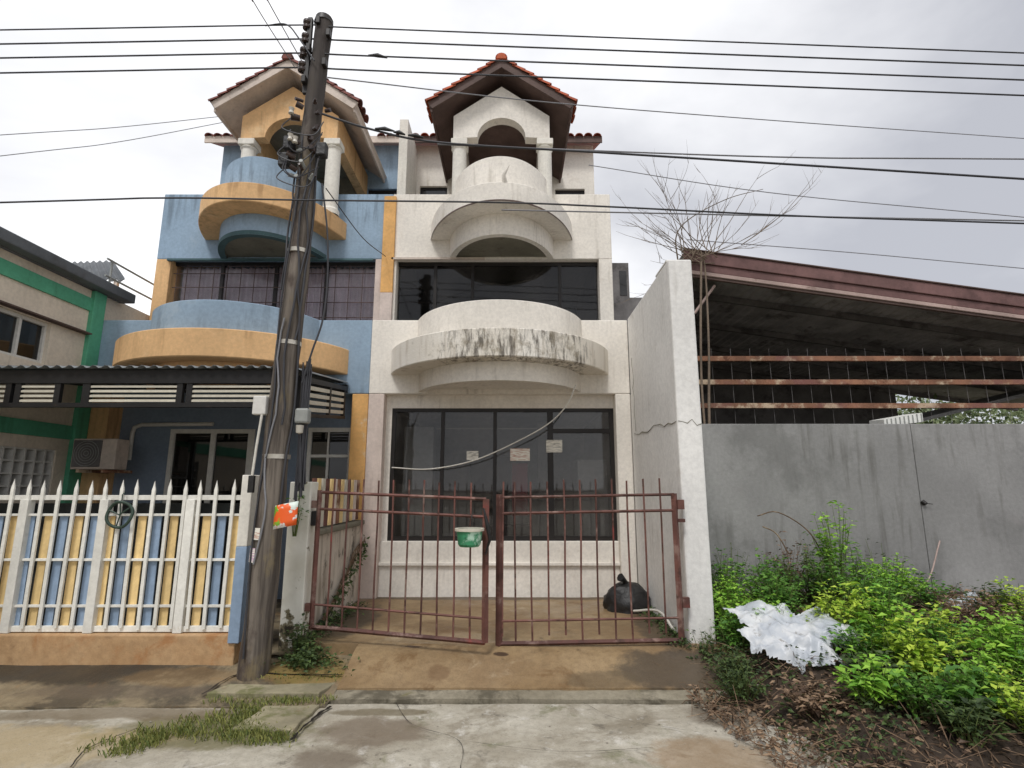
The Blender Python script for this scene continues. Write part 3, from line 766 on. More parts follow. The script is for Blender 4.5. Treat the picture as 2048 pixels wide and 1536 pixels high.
f.box(dx0, dx1, yb_ - 0.03, yb_ + 0.05, 2.40, 2.46); f.box(dx0, dx0 + 0.06, yb_ - 0.03, yb_ + 0.05, 0.16, 2.40); f.box(dx1 - 0.09, dx1, yb_ - 0.03, yb_ + 0.05, 0.16, 2.40)
f.box(-4.285, -4.215, yb_ - 0.025, yb_ + 0.045, 0.16, 2.40)
do = f.build('sliding_door', 'alu_white', blue)
for a, b_ in ((dx0 + 0.06, -4.285), (-4.215, dx1 - 0.09)):
    B().box(a, b_, yb_ + 0.005, yb_ + 0.013, 0.17, 2.40).build('pane', 'dark_glass', do)
f = B()
f.box(wx0_, wx1_, yb_ - 0.03, yb_ + 0.05, 2.42, 2.48); f.box(wx0_, wx0_ + 0.05, yb_ - 0.03, yb_ + 0.05, 1.15, 2.42); f.box(wx1_ - 0.07, wx1_, yb_ - 0.03, yb_ + 0.05, 1.15, 2.42)
f.box(wx0_ + .05, wx1_ - .07, yb_ - 0.028, yb_ + 0.048, 2.06, 2.10); f.box(-2.62, -2.59, yb_ - 0.026, yb_ + 0.046, 1.15, 2.06); f.box(-2.62, -2.60, yb_ - 0.026, yb_ + 0.046, 2.10, 2.42)
f.box(wx0_ + .05, wx1_ - .07, yb_ - 0.028, yb_ + 0.048, 1.15, 1.19)
wo_ = f.build('ground_window', 'alu_white', blue)
for (a, b_, c, d) in ((wx0_ + .05, -2.62, 1.19, 2.06), (-2.59, wx1_ - .07, 1.19, 2.06), (wx0_ + .05, -2.62, 2.10, 2.42), (-2.60, wx1_ - .07, 2.10, 2.42)):
    B().box(a, b_, yb_ + 0.005, yb_ + 0.012, c, d).build('pane', 'dark_glass', wo_)
rm = B()
rm.add([(bxl + .05, 11, .2), (bxr - .05, 11, .2), (bxr - .05, 11, 2.93), (bxl + .05, 11, 2.93)], [(0, 1, 2, 3)])
rm.add([(bxl + .05, 7.9, .2), (bxr - .05, 7.9, .2), (bxr - .05, 11, .2), (bxl + .05, 11, .2)], [(0, 1, 2, 3)])
rm.build('front_room', 'interior_dark', blue)
B().box(bxl - 0.003, bxl + 0.14, YG + 0.16, 13, 0.0, 2.94).build('side_wall', 'blue_paint', blue)
B().box(bxl, bxl + 0.14, YU + 0.30, 13, 2.94, 6.5).build('side_wall', 'tan_paint', blue)
B().box(bxl + 0.003, bxl + 0.14, YA + 0.16, 13, 6.5, 8.42).build('side_wall', 'blue_paint', blue)
# conduit on the wall by the air conditioner
b = B(); b.tube([(-5.38, 7.72, 2.02), (-5.38, 7.72, 2.40), (-5.36, 7.72, 2.48), (-5.26, 7.72, 2.52), (-4.25, 7.72, 2.53)], 0.028, 10); b.build('conduit', 'alu_white', blue)
# curtain rail bracket line above blue upper window
B().box(bxl + 0.2, bxr - 0.28, YU - 0.05, YU - 0.003, 5.30, 5.335).build('drip_strip', 'rim_teal', blue)
B().box(wxl + 0.02, wxl + 1.55, YU - 0.05, YU - 0.003, 5.32, 5.355).build('drip_strip', 'cream_wood', white)
# dark lip under the blue balcony drum
b = B(); b.half(CB, YU, 0.86, 0.90, [(0.004, 5.347), (0.004, 5.41), (-0.01, 5.41)], close=False); b.half(CB, YU, 0.86, 0.90, [(0.004, 5.343), (-0.10, 5.343)], close=False); b.build('drum_lip', 'rim_teal', blue)

# ================================================================== CARPORT AWNING of the blue house
aw = thing('carport_awning', 'low corrugated metal carport awning with cream louvres in front of blue house', 'awning', (-4.2, 6.5, 2.9))
b = B(); n = 190; x0, x1 = -8.2, -2.28
vs = []
for (y, z) in ((5.50, 2.875), (7.48, 3.085)):
    for i in range(n + 1):
        x = x0 + (x1 - x0) * i / n
        vs.append((x, y, z + 0.018 * math.cos(2 * math.pi * (x - x0) / 0.125)))
m_ = len(vs); vs += [(x, y, z - 0.004) for x, y, z in vs]
q = n + 1
fs = []
for i in range(n):
    fs += [(i, i + 1, q + i + 1, q + i), (m_ + i + 1, m_ + i, m_ + q + i, m_ + q + i + 1), (i + 1, i, m_ + i, m_ + i + 1)]
b.add(vs, fs, True); b.build('roof_sheet', 'awning_metal', aw)
B().box(x0, x1, 5.56, 5.62, 2.71, 2.845).build('front_beam', 'black_steel', aw)
B().box(x0, x1 - 0.0, 7.40, 7.46, 2.93, 3.04).build('rear_beam', 'black_steel', aw)
for x in (-7.2, -6.2, -5.2, -4.2, -3.2, -2.36):
    B().hexa([(x - .02, 5.62, 2.76), (x + .02, 5.62, 2.76), (x + .02, 7.40, 2.95), (x - .02, 7.40, 2.95), (x - .02, 5.62, 2.82), (x + .02, 5.62, 2.82), (x + .02, 7.40, 3.01), (x - .02, 7.40, 3.01)]).build('rafter', 'black_steel', aw)
B().box(x0, x1, 5.565, 5.615, 2.46, 2.505).build('lower_rail', 'black_steel', aw)
# louvre bays (front)
bays = [(-6.9, -5.26), (-5.10, -4.75), (-4.38, -3.48), (-3.32, -2.50)]
ends = [(-5.26, -5.20), (-5.16, -5.10), (-4.75, -4.69), (-4.46, -4.38), (-3.48, -3.42), (-3.38, -3.32), (-2.50, -2.44)]
for a, b_ in ends:
    B().box(a, b_, 5.568, 5.612, 2.505, 2.71).build('louvre_post', 'black_steel', aw)
for a, b_ in bays:
    for k in range(4):
        z = 2.515 + k * 0.05
        B().hexa([(a, 5.575, z), (b_, 5.575, z), (b_, 5.605, z + .012), (a, 5.605, z + .012), (a, 5.575, z + .022), (b_, 5.575, z + .022), (b_, 5.605, z + .034), (a, 5.605, z + .034)]).build('louvre_slat', 'louvre_cream', aw)
# side louvre panel, follows the roof slope
def side(z, y): return z + (y - 6.0) * 0.11
for z0, z1, nm in ((2.80, 2.86, 'side_rail'), (2.41, 2.45, 'side_rail')):
    B().hexa([(-2.33, 5.8, side(z0, 5.8)), (-2.28, 5.8, side(z0, 5.8)), (-2.28, 7.4, side(z0, 7.4)), (-2.33, 7.4, side(z0, 7.4)),
              (-2.33, 5.8, side(z1, 5.8)), (-2.28, 5.8, side(z1, 5.8)), (-2.28, 7.4, side(z1, 7.4)), (-2.33, 7.4, side(z1, 7.4))]).build(nm, 'black_steel', aw)
for y in (5.82, 6.78, 7.36):
    B().box(-2.325, -2.285, y - .025, y + .025, side(2.45, y), side(2.80, y)).build('louvre_post', 'black_steel', aw)
for k in range(4):
    z = 2.475 + k * 0.083
    for ya, yb2 in ((5.85, 6.755), (6.805, 7.335)):
        B().hexa([(-2.32, ya, side(z, ya)), (-2.29, ya, side(z, ya)), (-2.29, yb2, side(z, yb2)), (-2.32, yb2, side(z, yb2)),
                  (-2.32, ya, side(z + .045, ya)), (-2.29, ya, side(z + .045, ya)), (-2.29, yb2, side(z + .045, yb2)), (-2.32, yb2, side(z + .045, yb2))]).build('louvre_slat', 'louvre_cream', aw)
B().box(-2.40, -2.33, 5.56, 5.63, 0.15, 2.46).build('post', 'black_steel', aw)
B().box(-5.84, -5.77, 5.56, 5.63, 0.15, 2.46).build('post', 'black_steel', aw)

# air conditioner
ac = thing('air_conditioner', 'cream outdoor air conditioner unit with round fan grille on bracket', 'air conditioner', (-5.3, 7.2, 1.86))
B().box(-5.62, -5.06, 7.0, 7.24, 1.87, 2.26).build('casing', 'cream_wood', ac, 0.012)
B().box(-5.60, -5.24, 6.985, 6.9995, 1.90, 2.24).build('fan_panel', 'dark_shed', ac, 0.01)
for k in range(5):
    r = 0.03 + k * 0.032
    b = B(); b.tube([(-5.42 + r * math.cos(t), 6.978, 2.07 + r * math.sin(t)) for t in [2 * math.pi * i / 28 for i in range(29)]], 0.004, 5, False); b.build('grille_ring', 'meter_grey', ac)
for x in (-5.5, -5.18):
    B().box(x - .02, x + .02, 6.98, 7.5, 1.83, 1.868).build('bracket', 'rust_rail', ac)

# ================================================================== GREEN AND BEIGE BUILDING, left
gb = thing('green_building', 'beige building with green bands and sloping grey eave at far left', 'building', (-8, 5, 0))
GX = -5.9
# wall split round the window and the block screen
def gwall(y0, y1, z0, z1): return (GX - 0.2, GX, y0, y1, z0, z1)
b = B()
for a in ((-2, 7.50, 0, 1.50), (7.10, 7.50, 1.50, 2.12), (-2, 5.2, 1.50, 2.12), (-2, 7.50, 2.12, 3.17), (-2, 5.3, 3.17, 3.70), (6.72, 7.50, 3.17, 3.70), (-2, 7.50, 3.70, 4.36)):
    b.box(*gwall(*a))
b.build('wall', 'beige_wall', gb)
B().box(GX + 0.001, GX + 0.03, -2, 7.28, 4.06, 4.24).build('green_band', 'green_paint', gb)
B().box(GX + 0.001, GX + 0.03, -2, 7.28, 2.27, 2.45).build('green_band', 'green_paint', gb)
B().box(GX - 0.10, GX + 0.06, 7.28, 7.50, 0, 4.36).build('corner_pilaster', 'green_paint', gb, 0.01)
B().box(GX - 9, GX - 0.2, 7.3, 7.5, 0, 4.36).build('rear_wall', 'beige_wall', gb)
# eave: gutter and roof slope
B().box(GX + 0.06, GX + 0.22, -3, 7.85, 4.36, 4.50).build('gutter', 'grey_roof', gb, 0.015)
B().hexa([(GX + 0.05, -3, 4.36), (GX + 0.06, 7.85, 4.36), (GX - 3, 7.85, 4.9), (GX - 3, -3, 4.9), (GX + 0.05, -3, 4.52), (GX + 0.06, 7.85, 4.52), (GX - 3, 7.85, 5.06), (GX - 3, -3, 5.06)]).build('roof', 'grey_roof', gb)
# window with sunshade
B().box(GX + 0.001, GX + 0.10, 3.5, 7.27, 3.715, 3.735).build('sunshade', 'dark_brown_wood', gb)
f = B()
f.box(GX - .13, GX - .05, 5.3, 6.72, 3.17, 3.21); f.box(GX - .13, GX - .05, 5.3, 6.72, 3.66, 3.70)
for y in (5.3, 6.33, 6.69): f.box(GX - .128, GX - .052, y, y + 0.035, 3.21, 3.66)
gwn = f.build('window', 'alu_white', gb)
for a, b_ in ((5.335, 6.33), (6.365, 6.69)): B().box(GX - .095, GX - .088, a, b_, 3.21, 3.66).build('pane', 'dark_glass', gwn)
# breeze-block screen
scr = B().box(GX - .19, GX - .17, 5.2, 7.10, 1.50, 2.12).build('block_screen', 'dark_shed', gb)
for k in range(14):
    y = 5.2 + k * 0.146 - 0.0
    B().box(GX - .165, GX - .02, min(y, 7.075), min(y + 0.022, 7.098), 1.50, 2.12).build('screen_bar', 'alu_white', scr)
for k in range(5):
    z = 1.50 + k * 0.150
    B().box(GX - .160, GX - .025, 5.2, 7.10, z, z + 0.020).build('screen_bar', 'alu_white', scr)
# lower roof-terrace wall behind, with railings and a tin canopy
tw = thing('terrace_building', 'beige terrace wall with tin canopy and railing between green building and blue house', 'building', (-6.4, 8.8, 0))
B().box(-8.9, GX - 0.02, 7.54, 13, 0, 4.40).build('wall', 'beige_wall', tw)
for z in (4.72, 4.98):
    b = B(); b.tube([(-6.0, 7.6, z), (-6.0, 13, z)], 0.016, 8); b.build('rail', 'meter_grey', tw)
for y in (7.7, 8.8, 9.9, 11):
    b = B(); b.tube([(-6.0, y, 4.40), (-6.0, y, 4.98)], 0.016, 8); b.build('rail_post', 'meter_grey', tw)
b = B(); vs = []; n = 60
A_, B_, C_, D_ = Vector((-9.2, 10.2, 6.02)), Vector((-7.95, 10.2, 6.07)), Vector((-6.68, 8.9, 5.17)), Vector((-8.1, 8.9, 5.20))
for (p, q) in ((D_, C_), (A_, B_)):
    for i in range(n + 1):
        v = p.lerp(q, i / n); v.z += 0.022 * math.cos(2 * math.pi * i / 6); vs.append(v)
m_ = len(vs); q = n + 1; vs += [v - Vector((0, 0, .03)) for v in vs]
fs = []
for i in range(n): fs += [(i, i + 1, q + i + 1, q + i), (m_ + i + 1, m_ + i, m_ + q + i, m_ + q + i + 1), (i + 1, i, m_ + i, m_ + i + 1)]
b.add(vs, fs, True); b.build('canopy_sheet', 'grey_roof', tw)
for x, y in ((-6.85, 8.95), (-7.9, 8.95)):
    B().box(x - .03, x + .03, y - .03, y + .03, 4.40, 5.15).build('canopy_post', 'cream_wood', tw)

# ================================================================== WING WALL (right boundary of the white house)
wing = thing('boundary_wall', 'tall plain white wall between the iron gate and the shed', 'wall', (1.76, 6.4, 0))
B().box(1.652, 1.90, 5.42, 7.498, -0.1, 4.02).build('wall_body', 'wing_plaster', wing, 0.02)
B().box(1.652, 1.86, 5.50, 5.95, 4.02, 4.05).build('top_mortar', 'wing_plaster', wing, 0.01)
# old cracks
rc = random.Random(4)
def crack(p, q, n, w, ax):
    pts = []
    for k in range(n + 1):
        v = Vector(p).lerp(Vector(q), k / n)
        if 0 < k < n:
            v.z += rc.uniform(-.035, .035)
            if ax == 'z': v.y += rc.uniform(-.05, .05)
        pts.append(v)
    b = B(); b.tube(pts, [w * rc.uniform(.3, 1.1) for _ in pts], 4); b.build('crack', 'soffit_grey', wing)
crack((1.650, 7.35, 2.36), (1.650, 5.45, 2.30), 13, 0.006, 'y')
crack((1.650, 7.32, 3.4), (1.650, 7.25, 2.38), 9, 0.005, 'z')
crack((1.66, 5.418, 2.30), (1.89, 5.418, 2.27), 5, 0.005, 'y')

# ================================================================== PARTY WALL between the two forecourts
pw = thing('party_wall', 'mouldy low wall topped with coloured pickets dividing the two forecourts', 'wall', (-2.06, 6.4, 0.2))
B().box(-2.12, -2.0, 5.62, 7.50, 0.1, 1.16).build('wall_body', 'mouldy_wall', pw, 0.012)
B().box(-2.16, -1.96, 5.62, 7.48, 1.16, 1.22).build('coping', 'soffit_grey', pw, 0.015)
B().box(-2.085, -2.045, 5.62, 7.46, 1.66, 1.70).build('top_rail', 'black_steel', pw)
B().box(-2.082, -2.048, 5.62, 7.46, 1.235, 1.275).build('lower_rail', 'black_steel', pw)
cols = ['rust_rail', 'slat_tan', 'louvre_cream', 'rust_red_iron', 'slat_tan', 'pink_plaster']
k = 0; y = 5.66
while y < 7.40:
    B().box(-2.044, -2.022, y, y + 0.085, 1.235, 1.74).build('picket', cols[k % 6], pw); y += 0.135; k += 1
gp = thing('gate_post', 'square white concrete gate post with peeling foot beside the utility pole', 'post', (-2.06, 5.5, 0.1))
B().box(-2.165, -1.955, 5.40, 5.61, 0.02, 1.70).build('shaft', 'peeling_white', gp, 0.012)
B().box(-1.953, -1.90, 5.44, 5.52, 1.28, 1.42).build('lock_box', 'black_steel', gp, 0.008)

# ================================================================== PICKET FENCE of the blue house
kb = tag(B().box(-9, -2.44, 5.14, 5.32, -0.05, 0.37).build('kerb_wall', 'kerb_orange', None, 0.015), 'low orange brown concrete kerb under the white picket fence', 'kerb')
fe = thing('picket_fence', 'white metal picket fence with blue and tan slats on orange kerb', 'fence', (-4.2, 5.2, 0.37))
YF = 5.19
for z, h, nm in ((1.53, 0.045, 'rail'), (1.385, 0.022, 'rail'), (0.985, 0.022, 'rail'), (0.585, 0.022, 'rail'), (0.378, 0.05, 'rail')):
    B().box(-7.2, -2.46, YF, YF + 0.03, z, z + h).build(nm, 'white_iron', fe, 0.003)
def picket_mesh():
    b = B(); w, t, h = 0.0150, 0.009, 1.31
    b.hexa([(-w, -t, 0), (w, -t, 0), (w, t, 0), (-w, t, 0), (-w, -t, h - .09), (w, -t, h - .09), (w, t, h - .09), (-w, t, h - .09)])
    b.add([(-w, -t, h - .09), (w, -t, h - .09), (w, t, h - .09), (-w, t, h - .09), (0, 0, h)], [(0, 1, 4), (1, 2, 4), (2, 3, 4), (3, 0, 4)])
    me = bpy.data.meshes.new('picket'); me.from_pydata(b.v, [], b.f); me.materials.append(MATS['white_iron']); return me
pm = picket_mesh()
def slat_mesh(m):
    b = B(); b.box(-0.038, 0.038, -0.006, 0.006, 0, 0.98); me = bpy.data.meshes.new('slat'); me.from_pydata(b.v, [], b.f); me.materials.append(MATS[m]); return me
sm_b, sm_t = slat_mesh('slat_blue'), slat_mesh('slat_tan')
k = 0; x = -2.60
while x > -7.1:
    o = link('picket', pm, fe); o.location = (x + random.uniform(-.006, .006), YF - 0.011, 0.41 + random.uniform(-.012, .010)); o.rotation_euler = (0, random.uniform(-.012, .012), 0)
    o = link('slat', sm_t if k % 2 == 0 else sm_b, fe); o.location = (x + 0.044, YF + 0.036, 0.425); o.rotation_euler = (0, random.uniform(-.014, .014), 0)
    x -= 0.1475; k += 1
for x in (-2.98, -3.78, -4.52, -5.3, -6.1):
    B().box(x - 0.040, x + 0.040, YF - 0.026, YF + 0.056, 0.372, 1.535).build('post', 'white_iron', fe, 0.004)
fp = B(); fp.box(-2.50, -2.40, 5.12, 5.30, 0.30, 1.12)
ep = fp.build('end_post', 'slat_blue', fe, 0.006)
B().box(-2.50, -2.40, 5.12, 5.30, 1.12, 1.76).build('end_post_top', 'column_white', fe, 0.008)
B().box(-7.2, -2.51, YF + 0.075, YF + 0.080, 0.40, 1.50).build('shade_backing', 'carport_shade', fe)  # dark sheet added to stand for the carport's shade between the slats
# hose ring hung on the fence
b = B(); b.tube([(-3.60 + 0.115 * math.cos(t), 5.135 + 0.01 * math.sin(3 * t), 1.40 + 0.115 * math.sin(t)) for t in [2 * math.pi * i / 36 for i in range(37)]], 0.014, 8, False)
b.tube([(-3.60, 5.14, 1.515), (-3.60, 5.14, 1.58), (-3.60, 5.17, 1.60)], 0.005, 5)
b.tube([(-3.70, 5.14, 1.44), (-3.60, 5.13, 1.40), (-3.52, 5.14, 1.46)], 0.008, 5)
b.tube([(-3.62, 5.14, 1.30), (-3.59, 5.13, 1.40), (-3.61, 5.14, 1.50)], 0.006, 5)
tag(b.build('hanging_ring', 'hose_green'), 'dark green ring hanging on the white picket fence', 'ring')

# ================================================================== IRON GATE LEAVES
def bar(p, q, r, name, root, m='rust_red_iron'):
    p, q = Vector(p), Vector(q); mid = [p.lerp(q, t) + Vector((random.uniform(-.006, .006), random.uniform(-.006, .006), 0)) for t in (.3, .7)]
    b = B(); b.tube([p] + mid + [q], r, 8); return b.build(name, m, root)
def sqbar(p, q, h, name, root, m='rust_red_iron'):
    p, q = Vector(p), Vector(q); b = B(); b.tube([p, q], h * 1.35, 4); return b.build(name, m, root)
# left leaf hangs open a little towards the street and sags at its free end
gl = thing('iron_gate', 'sagging rusty red iron gate leaf hung on the white post, slightly open', 'gate', (-1.9, 5.45, 0.3), 'pair of iron gate leaves')
def GLp(t, z): # t 0..1 from hinge to free end
    return (-1.885 + t * 1.645, 5.45 - t * 0.30, z - 0.06 * t)
sqbar(GLp(0, 0.34), GLp(0, 1.62), 0.018, 'stile', gl); sqbar(GLp(1, 0.36), GLp(1, 1.60), 0.022, 'stile', gl)
for z, r in ((1.60, 0.011), (1.44, 0.010), (0.56, 0.008), (0.36, 0.016)):
    sqbar(GLp(0, z), GLp(1, z), r, 'rail', gl)
for k in range(1, 11):
    t = k / 10.9
    j = random.uniform(-.006, .006)
    bar(GLp(t, 0.37), GLp(t + j, 1.745 + random.uniform(-.012, .012)), 0.0088, 'bar', gl)
for z in (0.5, 1.45): B().box(-1.953, -1.90, 5.43, 5.47, z, z + 0.07).build('hinge', 'rust_red_iron', gl)
gr = thing('iron_gate', 'upright rusty red iron gate leaf hung on the tall white wall', 'gate', (0.8, 5.38, 0.24), 'pair of iron gate leaves')
yr = 5.36
def GRp(t, z): return (-0.12 + t * 1.68, yr + 0.0 * t, z + 0.03 * t)
sqbar(GRp(0, 0.22), GRp(0, 1.58), 0.024, 'stile', gr); sqbar(GRp(1, 0.26), GRp(1, 1.56), 0.022, 'stile', gr)
for z, r in ((1.55, 0.010), (1.40, 0.010), (0.43, 0.008), (0.235, 0.016)):
    sqbar(GRp(0, z), GRp(1, z), r, 'rail', gr)
for k in range(0, 11):
    t = 0.018 + k / 10.9 if k == 0 else k / 10.9
    z0 = 0.25 if k in (1, 2, 5, 7, 8) else 0.30
    bar(GRp(t, z0), GRp(t + random.uniform(-.005, .005), 1.70 + random.uniform(-.012, .012)), 0.0088, 'bar', gr)
for z in (0.55, 1.44, 1.32): B().box(1.585, 1.65, yr - 0.02, yr + 0.03, z, z + (0.09 if z != 1.32 else 0.03)).build('hinge', 'rust_red_iron', gr)
# green plastic pouch and chain on the left leaf
tub = thing('plastic_basin', 'small green plastic basin with pale rim hung on the sagging gate leaf', 'basin', (-0.38, 5.03, 1.12))
b = B(); b.lathe(-0.38, 5.03, [(0.001, 1.13), (0.085, 1.13), (0.100, 1.15), (0.118, 1.275), (0.108, 1.275), (0.092, 1.155), (0.001, 1.145)], 28); b.build('bowl', 'green_plastic', tub)
b = B(); b.lathe(-0.38, 5.03, [(0.116, 1.262), (0.132, 1.266), (0.132, 1.288), (0.106, 1.288), (0.106, 1.27)], 28); b.build('rim', 'louvre_cream', tub)
b = B(); b.tube([(-0.38, 5.15, 1.27), (-0.37, 5.155, 1.36), (-0.37, 5.17, 1.40)], 0.006, 5); b.build('hook', 'dark_frame', tub)
b = B(); b.tube([(-0.26, 5.10, 1.46), (-0.22, 5.08, 1.30), (-0.20, 5.10, 1.18), (-0.24, 5.11, 1.05)], [0.008, 0.02, 0.014, 0.006], 7)
tag(b.build('gate_chain', 'black_plastic'), 'black knotted chain hanging at the free end of the sagging gate', 'chain')

# ================================================================== GREY WALL AND SHED, right
gwl = thing('cement_wall', 'long grey cement wall behind the weeds at right', 'wall', (5, 7.06, 0.2))
for a, b_ in ((1.905, 5.13), (5.138, 9.0), (9.008, 14)):
    B().box(a, b_, 7.0, 7.12, -0.1, 2.45).build('wall_panel', 'grey_cement', gwl, 0.006)
B().box(1.905, 14, 6.985, 6.999, 0.0, 0.34).build('footing', 'earth', gwl)
b = B(); b.tube([(5.15, 6.998, 1.47), (5.17, 6.965, 1.44)], [0.032, 0.026], 8); b.tube([(5.17, 6.97, 1.45), (5.25, 6.96, 1.44)], 0.004, 5); b.build('wire_tie', 'dark_frame', gwl)

sh = thing('open_shed', 'open sided shed with sagging maroon metal roof behind the grey wall', 'shed', (5, 9, 0))
def rz(x): return 4.95 - 0.146 * (x - 2.5)
SX0, SX1 = 2.46, 12.0
b = B(); n = 130; vs = []
for y in (7.38, 13.0):
    for i in range(n + 1):
        x = SX0 + (SX1 - SX0) * i / n
        vs.append((x, y, rz(x) - 0.02 + 0.012 * math.cos(2 * math.pi * i / 2.0)))
q = n + 1; m_ = len(vs); vs += [(x, y, z - 0.01) for x, y, z in vs]
fs = []
for i in range(n): fs += [(i, i + 1, q + i + 1, q + i), (m_ + i + 1, m_ + i, m_ + q + i, m_ + q + i + 1), (i + 1, i, m_ + i, m_ + i + 1)]
b.add(vs, fs); b.build('roof_sheet', 'shed_sheet', sh)
# rake fascia: two overlapping maroon boards and a pale strip below
def rake(y0, y1, za, zb, m, nm):
    B().hexa([(SX0, y0, rz(SX0) + za), (SX1, y0, rz(SX1) + za), (SX1, y1, rz(SX1) + za), (SX0, y1, rz(SX0) + za),
              (SX0, y0, rz(SX0) + zb), (SX1, y0, rz(SX1) + zb), (SX1, y1, rz(SX1) + zb), (SX0, y1, rz(SX0) + zb)]).build(nm, m, sh, 0.008)
rake(7.30, 7.36, -0.14, 0.03, 'maroon_metal', 'fascia_board')
rake(7.325, 7.37, -0.255, -0.142, 'maroon_metal', 'fascia_board')
rake(7.315, 7.39, -0.315, -0.258, 'pale_strip', 'fascia_strip')
rake(7.335, 7.38, -0.355, -0.317, 'dark_brown_wood', 'fascia_strip')
rake(7.28, 7.42, 0.031, 0.055, 'dark_brown_wood', 'verge_cap')
for z in (3.44, 3.10, 2.765):
    B().box(2.58, 11.5, 7.52, 7.57, z - 0.035, z + 0.035).build('rail', 'rust_rail', sh, 0.004)
for k in range(30):
    x = 2.85 + k * 0.275
    B().box(x - .002, x + .002, 7.575, 7.579, 2.3, min(3.6, rz(x) - 0.45)).build('mesh_wire', 'dark_shed', sh)
for x in (2.60, 7.6, 11.4):
    B().box(x - .05, x + .05, 7.59, 7.69, 0, rz(x) - 0.06).build('post', 'dark_shed', sh)
b = B(); b.tube([(2.62, 7.5, 4.1), (2.92, 7.45, 4.5)], 0.022, 6); b.build('brace', 'pale_strip', sh)
for y in (8.6, 10.0, 11.4, 12.8):
    B().hexa([(SX0 + .05, y, rz(SX0 + .05) - 0.14), (SX1, y, rz(SX1) - 0.14), (SX1, y + .06, rz(SX1) - 0.14), (SX0 + .05, y + .06, rz(SX0 + .05) - 0.14),
              (SX0 + .05, y, rz(SX0 + .05) - 0.045), (SX1, y, rz(SX1) - 0.045), (SX1, y + .06, rz(SX1) - 0.045), (SX0 + .05, y + .06, rz(SX0 + .05) - 0.045)]).build('purlin', 'dark_shed', sh)
B().prism([(2.46, 0), (9.2, 0), (9.2, rz(9.2) - .05), (2.46, rz(2.46) - .05)], 'y', 12.9, 13.0).build('back_wall', 'dark_shed', sh)
B().box(2.44, 2.54, 7.6, 13, 0, 4.85).build('side_wall', 'dark_shed', sh)
# lean-to roof inside, seen through the gap
B().hexa([(6.7, 9.5, 2.66), (10.5, 9.5, 3.56), (10.5, 11.5, 3.56), (6.7, 11.5, 2.66), (6.7, 9.5, 2.72), (10.5, 9.5, 3.62), (10.5, 11.5, 3.62), (6.7, 11.5, 2.72)]).build('inner_roof', 'grey_cement', sh)
# white ribbed plastic panel lying on the wall
wp = thing('ribbed_roofing', 'white ribbed plastic panel propped on top of the grey wall', 'panel', (5.2, 7.3, 2.45))
B().hexa([(4.94, 7.2, 2.44), (5.46, 7.2, 2.50), (5.46, 7.5, 2.50), (4.94, 7.5, 2.44), (4.94, 7.2, 2.53), (5.46, 7.2, 2.62), (5.46, 7.5, 2.64), (4.94, 7.5, 2.55)]).build('sheet', 'white_plastic', wp)
for k in range(9):
    x = 4.97 + k * 0.058; z = 2.44 + (x - 4.94) * 0.115
    B().box(x, x + .012, 7.19, 7.199, z, z + 0.09 + k * .003).build('rib', 'meter_grey', wp)
# far grey building glimpsed past the white house
fb = thing('grey_building', 'narrow dark grey building edge glimpsed beside the upper storey of the white house', 'building', (2.5, 12.3, 0))
B().box(2.2, 2.72, 12.0, 14, 0, 6.8).build('wall', 'dark_shed', fb)
B().box(2.72, 3.1, 12.0, 14, 0, 5.95).build('lower_wall', 'dark_shed', fb)
B().box(2.50, 2.66, 11.985, 11.999, 6.0, 6.6).build('window', 'dark_glass', fb)

# ================================================================== UTILITY POLE AND CABLES
up = thing('utility_pole', 'leaning weathered dark utility pole in front of the blue house', 'utility pole', (-2.2, 5.0, 0.1))
def PX(z): return -2.20 + (z - 0.1) * 0.0300
b = B(); pts = []; rs = []
for i in range(30):
    z = 0.02 + i * (6.53 / 29)
    pts.append((PX(z) + 0.008 * math.sin(z * 2.1), 5.0 + 0.006 * math.cos(z * 1.7), z)); rs.append(0.126 - 0.0062 * z + 0.004 * math.sin(z * 9))
b.tube(pts, rs, 22); b.build('shaft', 'weathered_pole', up)
for z in (3.90, 2.98, 1.92):
    b = B(); r = 0.128 - 0.0062 * z
    b.tube([(PX(z), 5.0, z - .02), (PX(z), 5.0, z + .02)], r + 0.004, 22); b.build('steel_band', 'steel_band', up)
# secondary rack with spool insulators, left face
B().box(PX(6.1) - 0.13, PX(6.1) - 0.085, 4.93, 4.97, 5.62, 6.52).build('rack', 'dark_frame', up)
for z in (6.44, 6.27, 6.10, 5.93):
    b = B(); b.lathe(PX(z) - 0.15, 4.95, [(0.02, z - .05), (0.045, z - .045), (0.045, z - .02), (0.028, z), (0.045, z + .02), (0.045, z + .045), (0.02, z + .05)], 14)
    b.build('insulator', 'brown_porcelain', up)
b = B(); b.lathe(PX(6.5), 5.0, [(0.001, 6.60), (0.085, 6.57), (0.10, 6.5)], 18); b.build('cap', 'dark_frame', up)
